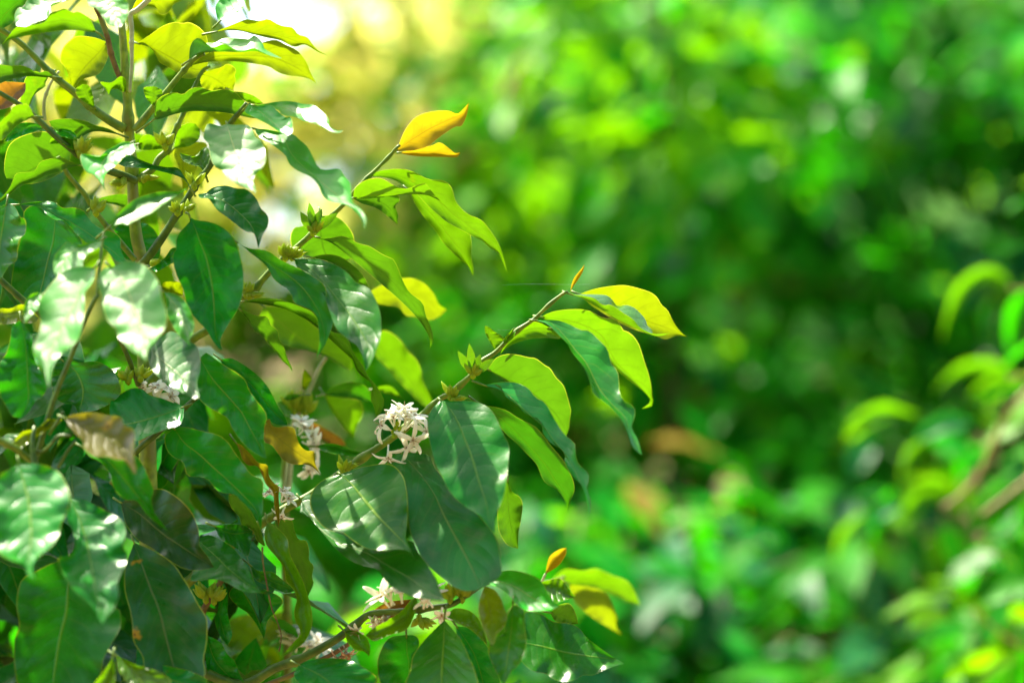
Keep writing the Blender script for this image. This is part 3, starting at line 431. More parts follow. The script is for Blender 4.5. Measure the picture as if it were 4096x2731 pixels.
k|dark|z=4 t=.8 kx=-.2 rip=.3 lab=glossy_dark_leaf_pointing_right_at_the_bottom|1490,1290 1640,1320 1800,1360 1970,1385 2100,1400 2180,1435|1480,1180 1520,1085 1620,1100 1700,1150 1800,1160 1870,1190 1930,1260 2020,1330 2100,1385|1480,1400 1560,1480 1650,1500 1700,1535 1780,1555 1850,1540 1900,1510 1970,1510 2060,1470 2140,1440
k|pale|z=8 t=1.0 rip=.2|1240,890 1330,880 1450,920 1560,990 1650,1030 1745,1045|1260,860 1330,820 1410,805 1500,820 1580,850 1630,890 1660,950 1700,1010|1290,905 1350,930 1400,970 1440,1020 1500,1070 1580,1080 1680,1072
k|lime|z=5 t=.9|1600,890 1700,940 1780,980 1855,985|1680,870 1740,860 1780,890 1820,950|1640,970 1690,1032 1760,1015
k|yel|z=10 t=.7 kx=.3 rip=.15 lab=bronze_young_leaf_hanging_with_white_shining_tip|1240,910 1272,1050 1290,1180 1295,1310|1220,960 1200,1050 1210,1140 1240,1220 1270,1280|1310,940 1350,1000 1370,1060 1392,1120 1370,1190 1330,1230 1310,1290
k|mid|z=12 t=.5 kx=.2|1430,1040 1420,1200 1400,1350 1370,1570|1380,1150 1370,1230 1300,1270 1265,1350 1300,1450 1340,1530|1500,1070 1510,1200 1520,1300 1480,1420 1410,1500
k|lime|u=1 z=-30|1680,880 1850,860 2050,900 2200,980 2290,1040|1780,800 1900,810 1990,795 2100,840 2200,880 2260,970|1750,900 1900,930 2050,960 2180,1012
k|yel|u=1 z=-27|1800,900 1950,980 2080,1100 2160,1240|2000,930 2080,1000 2130,1120 2125,1185|1850,1020 1950,1110 2060,1180
k|gold|z=-9 t=0 p=30 rip=.03 lab=blurred_orange_leaf_bud|1650,830 1690,740 1740,700 1790,655|1665,745 1690,700 1745,665|1700,800 1745,765 1787,700
k|under|u=1 z=-1|1680,1090 1780,1110 1870,1165|1740,1040 1810,1030 1850,1090|1720,1150 1800,1170
k|lime|z=5 t=.6 rip=.2|775,985 730,1100 650,1160 550,1210 440,1245|740,1010 680,1080 590,1140 500,1190|790,1030 745,1160 700,1215 600,1240 500,1280
k|lime|z=4 t=.6|300,1215 380,1290 440,1340 465,1385|370,1210 450,1260 470,1330|320,1290 370,1340 430,1352
k|dark|z=7 t=.8|-10,1440 150,1520 250,1620|60,1410 200,1395 330,1410 430,1460 520,1540 400,1620|-40,1520 60,1610
k|dark|z=2 t=.3|715,1240 720,1350 735,1450 720,1640|600,1260 540,1350 520,1450 560,1590|780,1250 800,1300 770,1400 760,1520
k|lime|z=4 t=.7|990,1130 1100,1150 1200,1210 1260,1310|1030,1065 1120,1070 1190,1120 1240,1220|1060,1165 1140,1200 1220,1270
k|dark|z=0 t=.3|1050,1180 1150,1330 1200,1450 1250,1640|1060,1300 1150,1450 1190,1600|1150,1200 1260,1320 1330,1500 1340,1600
k|lime|u=1 z=4 p=0|1165,940 1130,880 1095,795|1115,920 1098,850|1168,895 1135,830
k|brown|z=3.2 t=.8 rip=.1 lab=withered_brown_leaf_lying_on_the_blossoms|460,1112 550,1085 650,1050 755,1000|520,1055 600,1018 690,1005|540,1130 640,1120 710,1075
"""
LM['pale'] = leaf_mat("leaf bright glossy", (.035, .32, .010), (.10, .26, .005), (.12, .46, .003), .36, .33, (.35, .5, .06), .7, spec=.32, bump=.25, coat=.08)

# ------------------------------------------------------------------ ground
def ground():
    nx, ny = 90, 110
    xs = np.sinh(np.linspace(-5.2, 5.2, nx)) * 2.4; ys = -60 + np.r_[np.linspace(0, 58, 12), 58 + np.cumsum(np.geomspace(.12, 12, ny - 12))]
    X, Y = np.meshgrid(xs, ys)
    Z = np.clip((Y - 4.5) * .16, 0, 6) + np.where(Y > 3, .10 * np.sin(X * 1.3 + Y * .9) * np.clip((Y - 3) * .5, 0, 1), 0)
    Z += rng.normal(0, .012, Z.shape)
    V = np.stack([X, Y, Z], -1).reshape(-1, 3)
    F = [(j * nx + i, j * nx + i + 1, (j + 1) * nx + i + 1, (j + 1) * nx + i) for j in range(ny - 1) for i in range(nx - 1)]
    m = plain("soil with leaf litter", (.14, .065, .035), (.30, .16, .09), 14, .95, c3=(.07, .11, .02), s3=1.6, bump=.8, bd=.02)
    o = mk("ground", V, F, m, org=(0, 0, 0)); o['kind'] = 'structure'
    return o
ground()
def gz(x, y): return max(0, min(6, (y - 4.5) * .16)) + (.10 * math.sin(x * 1.3 + y * .9) * min(1, max(0, (y - 3) * .5)) if y > 3 else 0)

# ------------------------------------------------------------------ the traced bush, its neighbour in front and the one behind
main = empty('coffee_bush', W(600, 1365, -3) * np.array([1, 1, 0]), 'sharp coffee bush in the left half with dark glossy leaves and white blossoms', 'coffee bush')
front = empty('coffee_bush', W(150, 1365, 18) * np.array([1, 1, 0]), 'coffee bush nearest the camera, out of focus shining leaves at the left edge', 'coffee bush')
rear = empty('coffee_bush', W(1150, 1365, -25) * np.array([1, 1, 0]), 'blurred coffee bush just behind the sharp one, with pale twig, blossoms and yellow leaves', 'coffee bush')
lines = [l for l in LEAVES.strip().splitlines() if l and not l.startswith('#')]
for o_ in (main, front, rear): o_['group'] = 'coffee bushes of the plantation'
def info(l):
    fr, mat, opts, M, L, R = [x.strip() for x in l.split('|')]
    z = 0.
    for kv in opts.split():
        if kv.startswith('z='): z = float(kv[2:])
    q = np.vstack([pts(fr, M)[:1], pts(fr, L), pts(fr, M)[-1:], pts(fr, R)[::-1]])
    ar = abs(np.sum(q[:, 0] * np.roll(q[:, 1], 1) - q[:, 1] * np.roll(q[:, 0], 1))) / 2
    return z, ar, pts(fr, M)[0][0]
inf = [(info(l), l) for l in lines]
mainl = sorted([x for x in inf if not (x[0][0] >= 9 and x[0][2] < 1300) and x[0][0] > -12], key=lambda x: -x[0][1])
for k, ((z, ar, x0), l) in enumerate(mainl[:98]): leaf(main, l)
rest = MB(); kinds = list(LM.keys())
def loose(mb, line_or, parent=None):
    o = leaf(main, line_or); me = o.data
    V = np.array([v.co for v in me.vertices]) + absloc(o)
    uvl = np.zeros(len(me.loops) * 2); me.uv_layers[0].data.foreach_get('uv', uvl); uvl = uvl.reshape(-1, 2)
    U = np.zeros((len(V), 2)); idx = np.empty(len(me.loops), int); me.loops.foreach_get('vertex_index', idx); U[idx] = uvl
    mm = kinds.index([k for k in kinds if LM[k] == me.materials[0]][0])
    mb.add(V, [tuple(p.vertices) for p in me.polygons], U, mm)
    bpy.data.objects.remove(o); bpy.data.meshes.remove(me)
for (q, l) in mainl[98:]: loose(rest, l)
for ((z, ar, x0), l) in inf:
    if z >= 9 and x0 < 1300: leaf(front, l)
    elif z <= -12: leaf(rear, l)

def one_leaf(mb, P0, dirv, up, L, wd, mi, nu=7, droop=.25, seedv=None):
    """free leaf in space: base P0, direction, normal, length, half width"""
    d = Vector(dirv).normalized(); n = Vector(up); s = d.cross(n).normalized(); n = s.cross(d).normalized()
    prof = [.02, .45, .86, 1.0, .88, .5, .02] if nu == 7 else [.03, .8, 1.0, .55, .02]
    k = len(prof); V = []; U = []
    c1 = random.uniform(.1, .3); ph = random.uniform(0, 6)
    for j in (-1, 0, 1):
        for i, w_ in enumerate(prof):
            u = i / (k - 1)
            p = Vector(P0) + d * (L * u) + s * (wd * w_ * j) + n * (abs(j) * wd * c1 * w_ - droop * L * u * u + (abs(j) * wd * .14 * math.sin(u * 14 + ph + j)))
            V.append(tuple(p)); U.append((u, .5 + .5 * j))
    F = [(i, i + 1, k + i + 1, k + i) for i in range(k - 1)] + [(k + i, k + i + 1, 2 * k + i + 1, 2 * k + i) for i in range(k - 1)]
    a = Vector(V[F[0][2]]) - Vector(V[F[0][0]]); b = Vector(V[F[0][3]]) - Vector(V[F[0][1]])
    if a.cross(b).dot(n) < 0: F = [f[::-1] for f in F]
    mb.add(V, F, U, mi)
# filler leaves deep in the bush, mostly in its own shade
random.seed(21)
def filler(n, xr, yr, zr, cond, kk):
    c = 0
    while c < n:
        x, y, z = random.uniform(*xr), random.uniform(*yr), random.uniform(*zr)
        if not cond(x, y): continue
        c += 1
        p = W(x, y, z); az = random.uniform(-math.pi, math.pi)
        d = Vector((math.cos(az), math.sin(az) * .8, random.uniform(-1.4, .1)))
        up = Vector((random.uniform(-.5, .5), random.uniform(-.8, .3), 1))
        if abs(d.normalized().dot(up.normalized())) > .85: up = Vector((random.uniform(-.3, .3), -1, .3))
        one_leaf(rest, p, d, up, random.uniform(.09, .14), random.uniform(.02, .03), kinds.index(random.choice(kk)), nu=7)
filler(330, (-500, 1150), (1750, 3300), (-55, -6), lambda x, y: x < 1150 - max(0, (2200 - y)) * .55 or (y > 2500), ['dark', 'dark', 'dusty', 'mid', 'under', 'blight'])
filler(120, (-700, 100), (300, 2400), (-50, -6), lambda x, y: True, ['dark', 'mid', 'mid', 'lime', 'under'])
filler(150, (-350, 1150), (-350, 1000), (-70, -14), lambda x, y: x < 900 - max(0, y - 400) * .4, ['lime', 'yel', 'yel', 'lime', 'under'])  # lime and yellow kinds chosen here to imitate the warm glow
filler(60, (-100, 760), (1350, 1800), (-55, -10), lambda x, y: True, ['dark', 'mid', 'under'])
filler(60, (1300, 2400), (2560, 3400), (-45, -8), lambda x, y: y > 2600 + abs(x - 1900) * .3, ['dark', 'mid', 'under'])
fo = rest.build('leaf', [LM[k] for k in kinds], main); fo['kind'] = 'stuff'
fo['label'] = 'small and deep lying leaves of the bush in its shade'

# woody parts: positions in photo pixels
BR = [
 # main stem
 ('stem', 's', '470,-60 482,60 492,160 500,280 508,372 511,440 514,512 518,545 524,620 530,735 536,860 548,960 566,1050 575,1300 590,1800 600,2400', (13, 44), M_stem, (-1, -3), (.155, .22, .295)),
 ('branch', 'a', '1120,1160 980,1080 840,980 680,840 480,680 330,530 200,400 60,300 -80,230', (19, 10), M_twig, (-1, 1), (.26, .55)),
 ('branch', 'a', '1210,1170 1290,1070 1370,970 1480,840 1560,740 1650,630 1730,540 1830,480', (17, 9), M_twig, (-1, 1), (.75,)),
 ('branch', 'a', '1130,830 1070,690 1000,500 965,345 900,150 865,70 850,-40', (11, 12), M_brn, (-2, 3), (.42,)),
 ('branch', 'a', '1165,830 1172,700 1180,560 1180,400 1180,250 1170,130 1230,90 1330,0 1370,-60', (6, 12), M_pale, (2, 3), (.45,)),
 ('branch', 'c', '1230,270 1370,170 1420,80 1500,0 1560,-150 1640,-320 1740,-560 1810,-700 1880,-750', (15, 7), M_twig, (-2, -4), (.32, .5)),
 ('branch', 'c', '1215,280 1120,235 960,180 800,110 700,40 500,-120 320,-290 200,-390 100,-450 -50,-540', (17, 9), M_twigd, (-1, 6), (.38,)),
 ('branch', 'c', '1270,1030 1300,1000 1450,790 1590,570 1720,370 1800,250 1890,130 1960,-60 2060,-240 2150,-350 2210,-420', (19, 7), M_twigd, (-1, 3), (.33, .48, .65)),
 ('branch', 'c', '1210,990 1080,830 960,690 820,500 760,400 640,260 590,190 520,60', (13, 9), M_twig, (0, 3), (.5,)),
 ('branch', 'c', '-80,1090 0,1160 120,1270 260,1390 420,1500 700,1600', (13, 16), M_twigd, (2, 2), ()),
 ('branch', 'c', '1300,1050 1420,1030 1550,930 1640,850', (9, 6), M_twigd, (0, 2), ()),
 # upper right lateral
 ('branch', 's', '575,1560 640,1480 759,1365 830,1320 900,1265 960,1200 1012,1162 1079,1087 1132,1037 1186,990 1244,939 1302,886 1373,819 1430,752 1494,689 1561,622 1580,598 1600,580', (20, 6), M_twig, (-2, 1), (.43, .55, .65, .87, .95)),
 # middle right lateral with the large blossom cluster
 ('branch', 's', '590,2480 760,2320 950,2160 1130,2040 1250,1975 1400,1865 1560,1757 1640,1695 1700,1650 1765,1592 1804,1572 1876,1509 1930,1445 1987,1405 2060,1330 2135,1277 2190,1225 2246,1179 2270,1166', (24, 6), M_twig, (-3, 1), (.505, .60, .665, .73, .79, .88, .96)),
 # bottom lateral with flowers
 ('branch', 's', '600,2560 760,2660 960,2735 1100,2670 1200,2635 1330,2565 1420,2500 1480,2455 1600,2445 1740,2428 1810,2415 1880,2370 1935,2335 1990,2320', (24, 9), M_twigd, (2, 6), (.42, .6, .78)),
 ('branch', 'j', '850,1620 1000,1560 1150,1500 1280,1430 1400,1370 1530,1290', (11, 9), M_brn, (-4, -2), ()),
 ('branch', 'j', '480,1180 520,1090 560,1020 600,950 655,870 700,780', (14, 11), M_brn, (-2, -2), (.4,)),
 ('branch', 'f', '1240,760 1200,650 1160,540 1110,430 1060,330', (11, 9), M_twigd, (0, 4), (.3,)),
 ('branch', 'f', '1000,1650 1210,1370 1400,1200 1560,1060 1720,905 1800,850', (14, 10), M_twigd, (2, 3), ()),
 ('branch', 'k', '1590,930 1625,880 1650,830', (5, 5), M_pale, (-9, -9), ()),
 ('branch', 'a', '400,1080 395,920 430,800 470,720 530,640', (8, 5), M_pale, (-3, -2), (.5,)),
 ('branch', 'a', '2020,1230 2090,1100 2160,1010 2240,930', (6, 5), M_twig, (0, 4), ()),
]
for nm, fr, s, rad, mat, z, nd in BR: branch(main, fr, s, rad, mat, nm, z, nd)
FB = [('f', '310,1130 290,1300 320,1600 330,2300', (7, 26), M_twigd, 'stem', (16, 18)), ('f', '300,1340 370,1360 450,1300 520,1220 640,1210', (7, 6), M_twigd, 'branch', (16, 18)),
      ('f', '520,1500 560,1430 620,1330 680,1260', (7, 5), M_twigd, 'branch', (16, 17)), ('f', '-60,1230 60,1290 160,1340 290,1450', (14, 12), M_twig, 'branch', (18, 16)),
      ('c', '870,1300 880,1150 905,950 915,830 930,740', (6, 6), M_twig, 'branch', (15, 12)), ('f', '440,1200 480,1140 540,1050 560,1000', (6, 6), M_twigd, 'branch', (15, 16)),
      ('f', '300,1500 480,900 640,500 800,100 880,-50', (12, 8), M_twigd, 'branch', (14, 15))]
for fr, s, rad, mat, nm, z in FB: branch(front, fr, s, rad, mat, nm, z, ())
for fr, s, rad, mat, nm, z in [('g', '560,1700 620,1130 660,1020 700,920 740,840 780,760 850,600 890,540 920,500', (16, 8), M_pale, 'branch', (-20, -18)), ('s', '1150,2500 1140,2100 1150,1700', (20, 18), M_stem, 'stem', (-25, -25)),
                              ('k', '1400,1100 1500,1000 1600,930 1700,880 1780,850', (8, 6), M_twig, 'branch', (-30, -26)), ('s', '1150,3200 1150,2800 1150,2500', (24, 20), M_stem, 'stem', (-25, -25))]:
    branch(rear, fr, s, rad, mat, nm, z, ())

# rear leaves given directly in photo pixels
for l in """j|yel|z=-28 t=.3|700,1150 780,1200 850,1260 900,1340|720,1130 830,1105 900,1140 935,1220 930,1300|700,1250 690,1330 780,1350
j|yel|z=-26 t=.3|940,1260 1020,1180 1095,1085|930,1180 990,1110 1060,1085|980,1290 1060,1230 1090,1150
j|lime|z=-28 t=.3|1040,1290 1110,1230 1175,1160|1050,1200 1120,1160|1100,1290 1160,1230
j|yel|z=-28 t=.3|960,1330 860,1400 790,1510|880,1330 780,1400 760,1470|900,1420 860,1500
j|yel|z=-30 t=.3|900,1330 1000,1400 1020,1520|930,1400 950,1500|1000,1330 1060,1430
g|lime|u=1 z=-20|890,850 980,980 1080,1100 1160,1240|1050,880 1200,900 1240,1000 1190,1130|920,930 980,1040 1080,1180
g|mid|u=1 z=-18|890,845 1050,800 1200,830 1320,910|950,785 1050,745 1160,735 1280,790|1000,860 1150,885 1250,905
g|lime|u=1 z=-20|1350,800 1470,790 1590,880|1400,770 1500,780|1420,830 1500,850
g|brown|u=1 z=-22|740,1090 850,1180 960,1250 1090,1300|820,1110 950,1180 1040,1240|780,1180 900,1270 1000,1310
g|yel|u=1 z=-20|720,800 705,700 705,615|690,780 690,680|780,740 760,680
g|lime|z=-17 t=.8|620,1030 540,990 470,920|570,960 500,900|600,1050 520,1020
g|mid|u=1 z=-16|690,850 600,850 520,880|620,840 560,850|640,880 560,900""".splitlines(): leaf(rear, l)

# ------------------------------------------------------------------ buds and blossoms
def bud(parent, p, d, L, r, mat=None, name='bud'):
    d = np.array(d, float); d /= np.linalg.norm(d); n = 7
    t = np.linspace(0, 1, n); P3 = p + d * (L * t)[:, None]
    V, F = tube(P3, np.array([.45, .8, 1, .95, .75, .42, .06]) * r, 6); return mk(name, V, F, mat or M_bud, parent, p)
def bud_cluster(parent, px, py, z, n, size=1.0, lean=(0, 1), leafy=False, mat=None):
    base = W(px, py, z); mb = MB()
    V, F = tube(np.array([base - RT * .003, base, base + RT * .003]), np.array([.0025, .0045, .0025]) * size, 8); mb.add(V, F)
    for i in range(3):
        a = random.uniform(-.7, .7); d = RT * math.sin(a) * .8 + UP * math.cos(a) * lean[1] + RT * lean[0] - FW * random.uniform(0, .5)
        V, F = tube(base + d * np.linspace(0, .011 * size, 5)[:, None], np.array([.5, 1, .8, .45, .05]) * .0016 * size, 5); mb.add(V, F)
    c = mb.build('bud_cluster', mat or M_bud, parent, base)
    for i in range(n):
        a = (i / (n - 1) - .5) * 1.5 + random.uniform(-.15, .15) if n > 1 else 0
        d = (RT * (math.sin(a) + lean[0]) + UP * (math.cos(a) * lean[1])) * 1.0 - FW * random.uniform(-.2, .7)
        bud(c, base + d * .001, d, random.uniform(.009, .015) * size, random.uniform(.0024, .0032) * size, mat)
    if leafy:
        for i in range(4):
            a = (-.55, -.1, .35, .9)[i]; d = Vector(RT * math.sin(a) + UP * math.cos(a) - FW * .2)
            mb = MB(); one_leaf(mb, base, d, Vector(-FW) + Vector(RT) * random.uniform(-.6, .6), random.uniform(.020, .032) * size, .0042 * size, 0, droop=.05)
            mb.build('leaflet', LM['lime'], c, base)
    return c
random.seed(5)
def E(fr, x, y): q = pts(fr, '%g,%g' % (x, y))[0]; return q[0], q[1]
for fr, x, y, z, n, sz, lean, lf in [('e', 205, 1120, 1.5, 7, 1.1, (.3, 1), True), ('e', 5, 1310, 1.5, 7, 1.25, (.15, 1), False), ('e', 30, 1345, 1.8, 3, .9, (1.2, .4), False),
        ('d', 790, 740, 1.5, 6, 1.2, (.3, 1), True), ('d', 540, 960, 1.5, 6, 1.3, (.15, 1), False), ('d', 600, 960, 1.6, 4, 1.1, (1.0, .6), False),
        ('d', 190, 1290, 1.5, 4, 1.3, (.1, 1), False), ('d', 215, 1310, 1.8, 4, 1.1, (1.4, .3), False), ('g', 1060, 1530, 1, 5, 1.2, (.2, 1), False), ('g', 1090, 1500, 1, 3, .9, (1.1, .6), False),
        ('c', 860, 560, 4, 6, 1.3, (.4, 1), False), ('c', 1110, 275, 0, 5, 1.3, (-.7, -.3), False), ('c', 1290, 260, 0, 5, 1.2, (1, .2), False), ('c', 1590, 560, 2, 4, 1.1, (-.2, 1), False), ('c', 1670, 540, 2, 3, 1, (.8, .6), False),
        ('c', 1740, 320, 2, 2, 1.4, (.1, 1), False), ('c', 1370, 1015, 1, 5, 1.2, (.8, .1), False), ('a', 720, 1370, 3, 6, 1.5, (.4, 1), False), ('f', 1150, 720, 2, 5, 1.3, (-.4, .8), False), ('f', 1260, 700, 2, 5, 1.3, (.3, 1), False),
        ('k', 1010, 1000, 5, 4, 1.5, (-.2, 1), False), ('k', 1090, 990, 5, 6, 1.6, (.3, .9), False), ('k', 800, 1130, 5, 5, 1.4, (.5, -.5), False), ('a', 1480, 1310, 0, 4, 1.4, (.1, 1), False),
        ('j', 545, 1000, 0, 5, 1.5, (-.4, 1), False), ('j', 600, 1010, 0, 5, 1.5, (.5, 1), False)]:
    X, Y = E(fr, x, y); bud_cluster(main, X, Y, z, n, sz, lean, lf)
for fr, x, y, z in [('g', 620, 990, -19), ('g', 720, 1010, -19)]:
    X, Y = E(fr, x, y); bud_cluster(rear, X, Y, z, 6, 1.8, (0, 1), False)

def petal_mb(C0, axis, out, L, wd, curl):
    """strap petal that leaves the throat along `out` and curls back"""
    axis = Vector(axis).normalized(); out = Vector(out); side = axis.cross(out).normalized()
    n = 9; prof = [.45, .7, .9, 1, 1, .95, .82, .6, .22]; V = []; tw = random.uniform(-.5, .5); h = Vector(C0)
    ang = random.uniform(.35, .8); cl = curl * random.uniform(.5, 1.5)
    for i in range(n):
        a = ang - cl * i / (n - 1); d = axis * math.sin(a) + out * math.cos(a); nn = axis * math.cos(a) - out * math.sin(a)
        s = side * math.cos(tw * i / n) + nn * math.sin(tw * i / n)
        for j, (q, hgt) in enumerate(((-1, .30), (-.5, .06), (0, 0), (.5, .06), (1, .30))):
            V.append(tuple(h + s * (q * wd * prof[i]) + nn * (hgt * wd * prof[i])))
        for j, (q, hgt) in enumerate(((1, .12), (.5, -.14), (0, -.2), (-.5, -.14), (-1, .12))):
            V.append(tuple(h + s * (q * wd * prof[i] * 1.02) + nn * (hgt * wd * prof[i] - .0002)))
        h = h + d * (L / n)
    k = 10
    F = [(i * k + j, i * k + (j + 1) % k, (i + 1) * k + (j + 1) % k, (i + 1) * k + j) for i in range(n - 1) for j in range(k)]
    F += [tuple(range(k))[::-1], tuple((n - 1) * k + j for j in range(k))]
    return V, F
def blossom(parent, bx, by, cx, cy, z, dz, L=.017, n=5, curl=1.6, wd=.0027, tube_r=.0011, dry=False, fine=True):
    L *= 1.12; wd *= 1.02; L *= 1.08; curl *= .75
    """calyx at pixel b, throat at pixel c (dz cm nearer)"""
    B = W(bx, by, z); T = W(cx, cy, z + dz); ax = Vector(T - B); ln = ax.length; ax = ax.normalized()
    c = spline(np.array([B, (B + T) / 2 + RT * random.uniform(-.001, .001), T]), 7)
    V, F = tube(c, np.array([.9, .85, .85, .9, 1.0, 1.3, 1.7]) * tube_r, 8)
    pm = M_dry if dry else M_pet
    o = mk('blossom', V, F, pm, parent, B)
    ref = Vector((.3, .2, 1)) if abs(ax.z) < .8 else Vector((1, .2, .1)); e1 = ax.cross(ref).normalized(); e2 = ax.cross(e1)
    ph = random.uniform(0, 6.28)
    for i in range(n):
        a = ph + 2 * math.pi * i / n + random.uniform(-.15, .15); out = e1 * math.cos(a) + e2 * math.sin(a)
        V, F = petal_mb(T, ax, out, L * random.uniform(.85, 1.1), wd * random.uniform(.85, 1.1), curl * .8)
        mk('petal', V, F, pm, o, V[0])
    mb = MB()
    for i in range(n):
        a = ph + .6 + 2 * math.pi * i / n; out = e1 * math.cos(a) + e2 * math.sin(a)
        q = [Vector(T), Vector(T) + ax * .003 + out * .001, Vector(T) + ax * .005 + out * .003, Vector(T) + ax * (.004 + random.uniform(-.002, .003)) + out * .006]
        V, F = tube(np.array([tuple(v) for v in q]), [.00025, .00025, .0004, .0003], 5); mb.add(V, F)
    V, F = tube(np.array([tuple(T), tuple(Vector(T) + ax * .006), tuple(Vector(T) + ax * .010 + e1 * .002)]), [.0002, .0002, .0003], 5); mb.add(V, F)
    mb.build('stamens', M_sta, o, T)
    return o
random.seed(12)
gx = lambda x: 900 + x / 2.24
gy = lambda y: 1200 + y / 2.24
hx = lambda x: 1400 + x / 3.92        # from the 400 px close-up
hy = lambda y: 1500 + y / 3.92
FL = [ # base x,y throat x,y (close-up px) z dz L curl
 (700, 895, 520, 800, 1.5, .6, .021, 2.0), (740, 870, 690, 690, 1.5, .5, .019, 1.3), (770, 870, 780, 660, 1.0, .2, .021, 1.0), (800, 880, 880, 690, 1.2, .5, .021, .9),
 (820, 880, 960, 660, .8, .2, .020, .8), (720, 860, 610, 660, .8, .2, .018, 1.2), (760, 860, 830, 560, .2, .2, .018, .6), (790, 920, 975, 1010, 1.5, 2.2, .024, 1.7),
 (600, 1090, 600, 1270, 1.8, .8, .020, 1.6), (1150, 960, 1190, 900, .3, .6, .018, 2.0), (740, 940, 880, 1120, 1.6, 1.6, .020, 2.2), (860, 860, 1020, 720, .4, .2, .018, 1.4)]
for bx, by, cx, cy, z, dz, L, cu in FL: blossom(main, hx(bx), hy(by), hx(cx), hy(cy), z, dz, L, 5, cu)
for x, y in ((690, 930), (740, 955), (700, 860), (760, 870), (665, 985), (740, 800)):
    bud(main, W(hx(x), hy(y), 1.9), UP * .8 + RT * random.uniform(-.5, .5), .006, .0024)
kx_ = lambda x: 1400 + x / 3.92
ky_ = lambda y: 2250 + y / 3.92
for bx, by, cx, cy, z, dz, L, cu in [(620, 700, 500, 590, 4, .8, .020, 1.2), (650, 680, 640, 500, 4, .2, .013, 1.8), (700, 660, 560, 540, 4, .2, .019, .8), (820, 640, 800, 540, 4, .1, .012, 1.2),
        (1150, 720, 1190, 560, 4, .3, .020, .7), (1200, 700, 1270, 480, 4, .1, .017, .6), (1300, 700, 1210, 640, 4.5, .2, .016, .8), (1450, 700, 1440, 840, 3, .4, .012, .9), (1180, 640, 1150, 480, 3.5, .1, .012, 1.5)]:
    blossom(main, kx_(bx), ky_(by), kx_(cx), ky_(cy) - 10, z + 2.5, dz, L * 1.15, 5, cu * .8, .003, .0014)
for bx, by, cx, cy in [(250, 950, 350, 930), (300, 1000, 440, 950), (420, 960, 520, 910), (180, 1010, 120, 1060), (560, 930, 600, 960)]:
    blossom(main, kx_(bx), ky_(by), kx_(cx), ky_(cy), 4, .4, .011, 5, 1.0, .0022, .0012, dry=random.random() < .45)
for bx, by, cx, cy in [(1440, 1330, 1470, 1370), (1470, 1310, 1500, 1370), (1500, 1330, 1440, 1400)]:
    p1 = E('j', bx, by); p2 = E('j', cx, cy); blossom(main, p1[0], p1[1], p2[0], p2[1], 1, .3, .012, 5, 1.5, .002, .001, dry=True)
for bx, by, cx, cy, z in [(1030, 330, 985, 290, 1), (1050, 350, 1090, 330, 1), (1050, 340, 1060, 290, 1), (1080, 380, 1060, 430, 1)]:
    p1 = E('j', bx, by); p2 = E('j', cx, cy); blossom(main, p1[0], p1[1], p2[0], p2[1], z, .3, .013, 5, 1.3)
for bx, by, cx, cy, z in [(1380, 810, 1300, 790, 0), (1420, 830, 1400, 800, 0), (1500, 880, 1520, 870, 0), (1440, 850, 1450, 800, 0)]:
    p1 = E('f', bx, by); p2 = E('f', cx, cy); blossom(main, p1[0], p1[1], p2[0], p2[1], z, .3, .015, 5, 2.2, .004)
for bx, by, cx, cy in [(660, 1180, 680, 1110), (680, 1230, 760, 1220), (690, 1270, 760, 1300), (700, 1280, 800, 1300), (655, 1210, 700, 1160)]:
    p1 = E('g', bx, by); p2 = E('g', cx, cy); blossom(rear, p1[0], p1[1], p2[0], p2[1], -14, .3, .018, 5, 1.0, .0035)
for bx, by, cx, cy in [(720, 1490, 740, 1520), (700, 1500, 760, 1490)]:
    p1 = E('g', bx, by); p2 = E('g', cx, cy); blossom(rear, p1[0], p1[1], p2[0], p2[1], -16, .3, .016, 5, 1.0, .0035)
for bx, by, cx, cy in [(1150, 1360, 1150, 1320), (1200, 1370, 1230, 1330), (1260, 1340, 1290, 1290), (1120, 1300, 1110, 1260), (1180, 1300, 1170, 1250), (1290, 1400, 1310, 1340)]:
    p1 = E('j', bx, by); p2 = E('j', cx, cy); blossom(rear, p1[0], p1[1], p2[0], p2[1], -14, .3, .018, 5, 1.2, .0035)

# hanging dry tendril, silk threads
c = pts('j', '925,650 930,760 955,900 985,1050 1020,1140 1050,1230 1050,1290 1038,1355'); c = spline(np.c_[c, np.full(len(c), 3.6)], 40)
V, F = tube(W(c[:, 0], c[:, 1], c[:, 2]), np.linspace(3.6, 2.6, 40) * .000269 * (1 + .25 * np.sin(np.arange(40) * 1.7)), 6)
t_ = mk('dry_tendril', V, F, M_brn, None, V[0]); t_['label'] = 'thin dry brown tendril hanging among the green leaves at the bottom'; t_['category'] = 'tendril'
for s, z, lab in (('2010,1140 2120,1136 2290,1138 2360,1137', (2, 0), 'faint silk thread stretched left of the orange leaf bud'), ('1990,1320 2040,1319 2060,1309', (1, 1), 'short silk thread between small leaf and branch')):
    c = pts('s', s); c = spline(np.c_[c, np.linspace(z[0], z[1], len(c))], 20); V, F = tube(W(c[:, 0], c[:, 1], c[:, 2]), .00004, 5)
    o = mk('silk_thread', V, F, M_thr, None, V[0]); o['label'] = lab; o['category'] = 'thread'; o['group'] = 'silk threads'

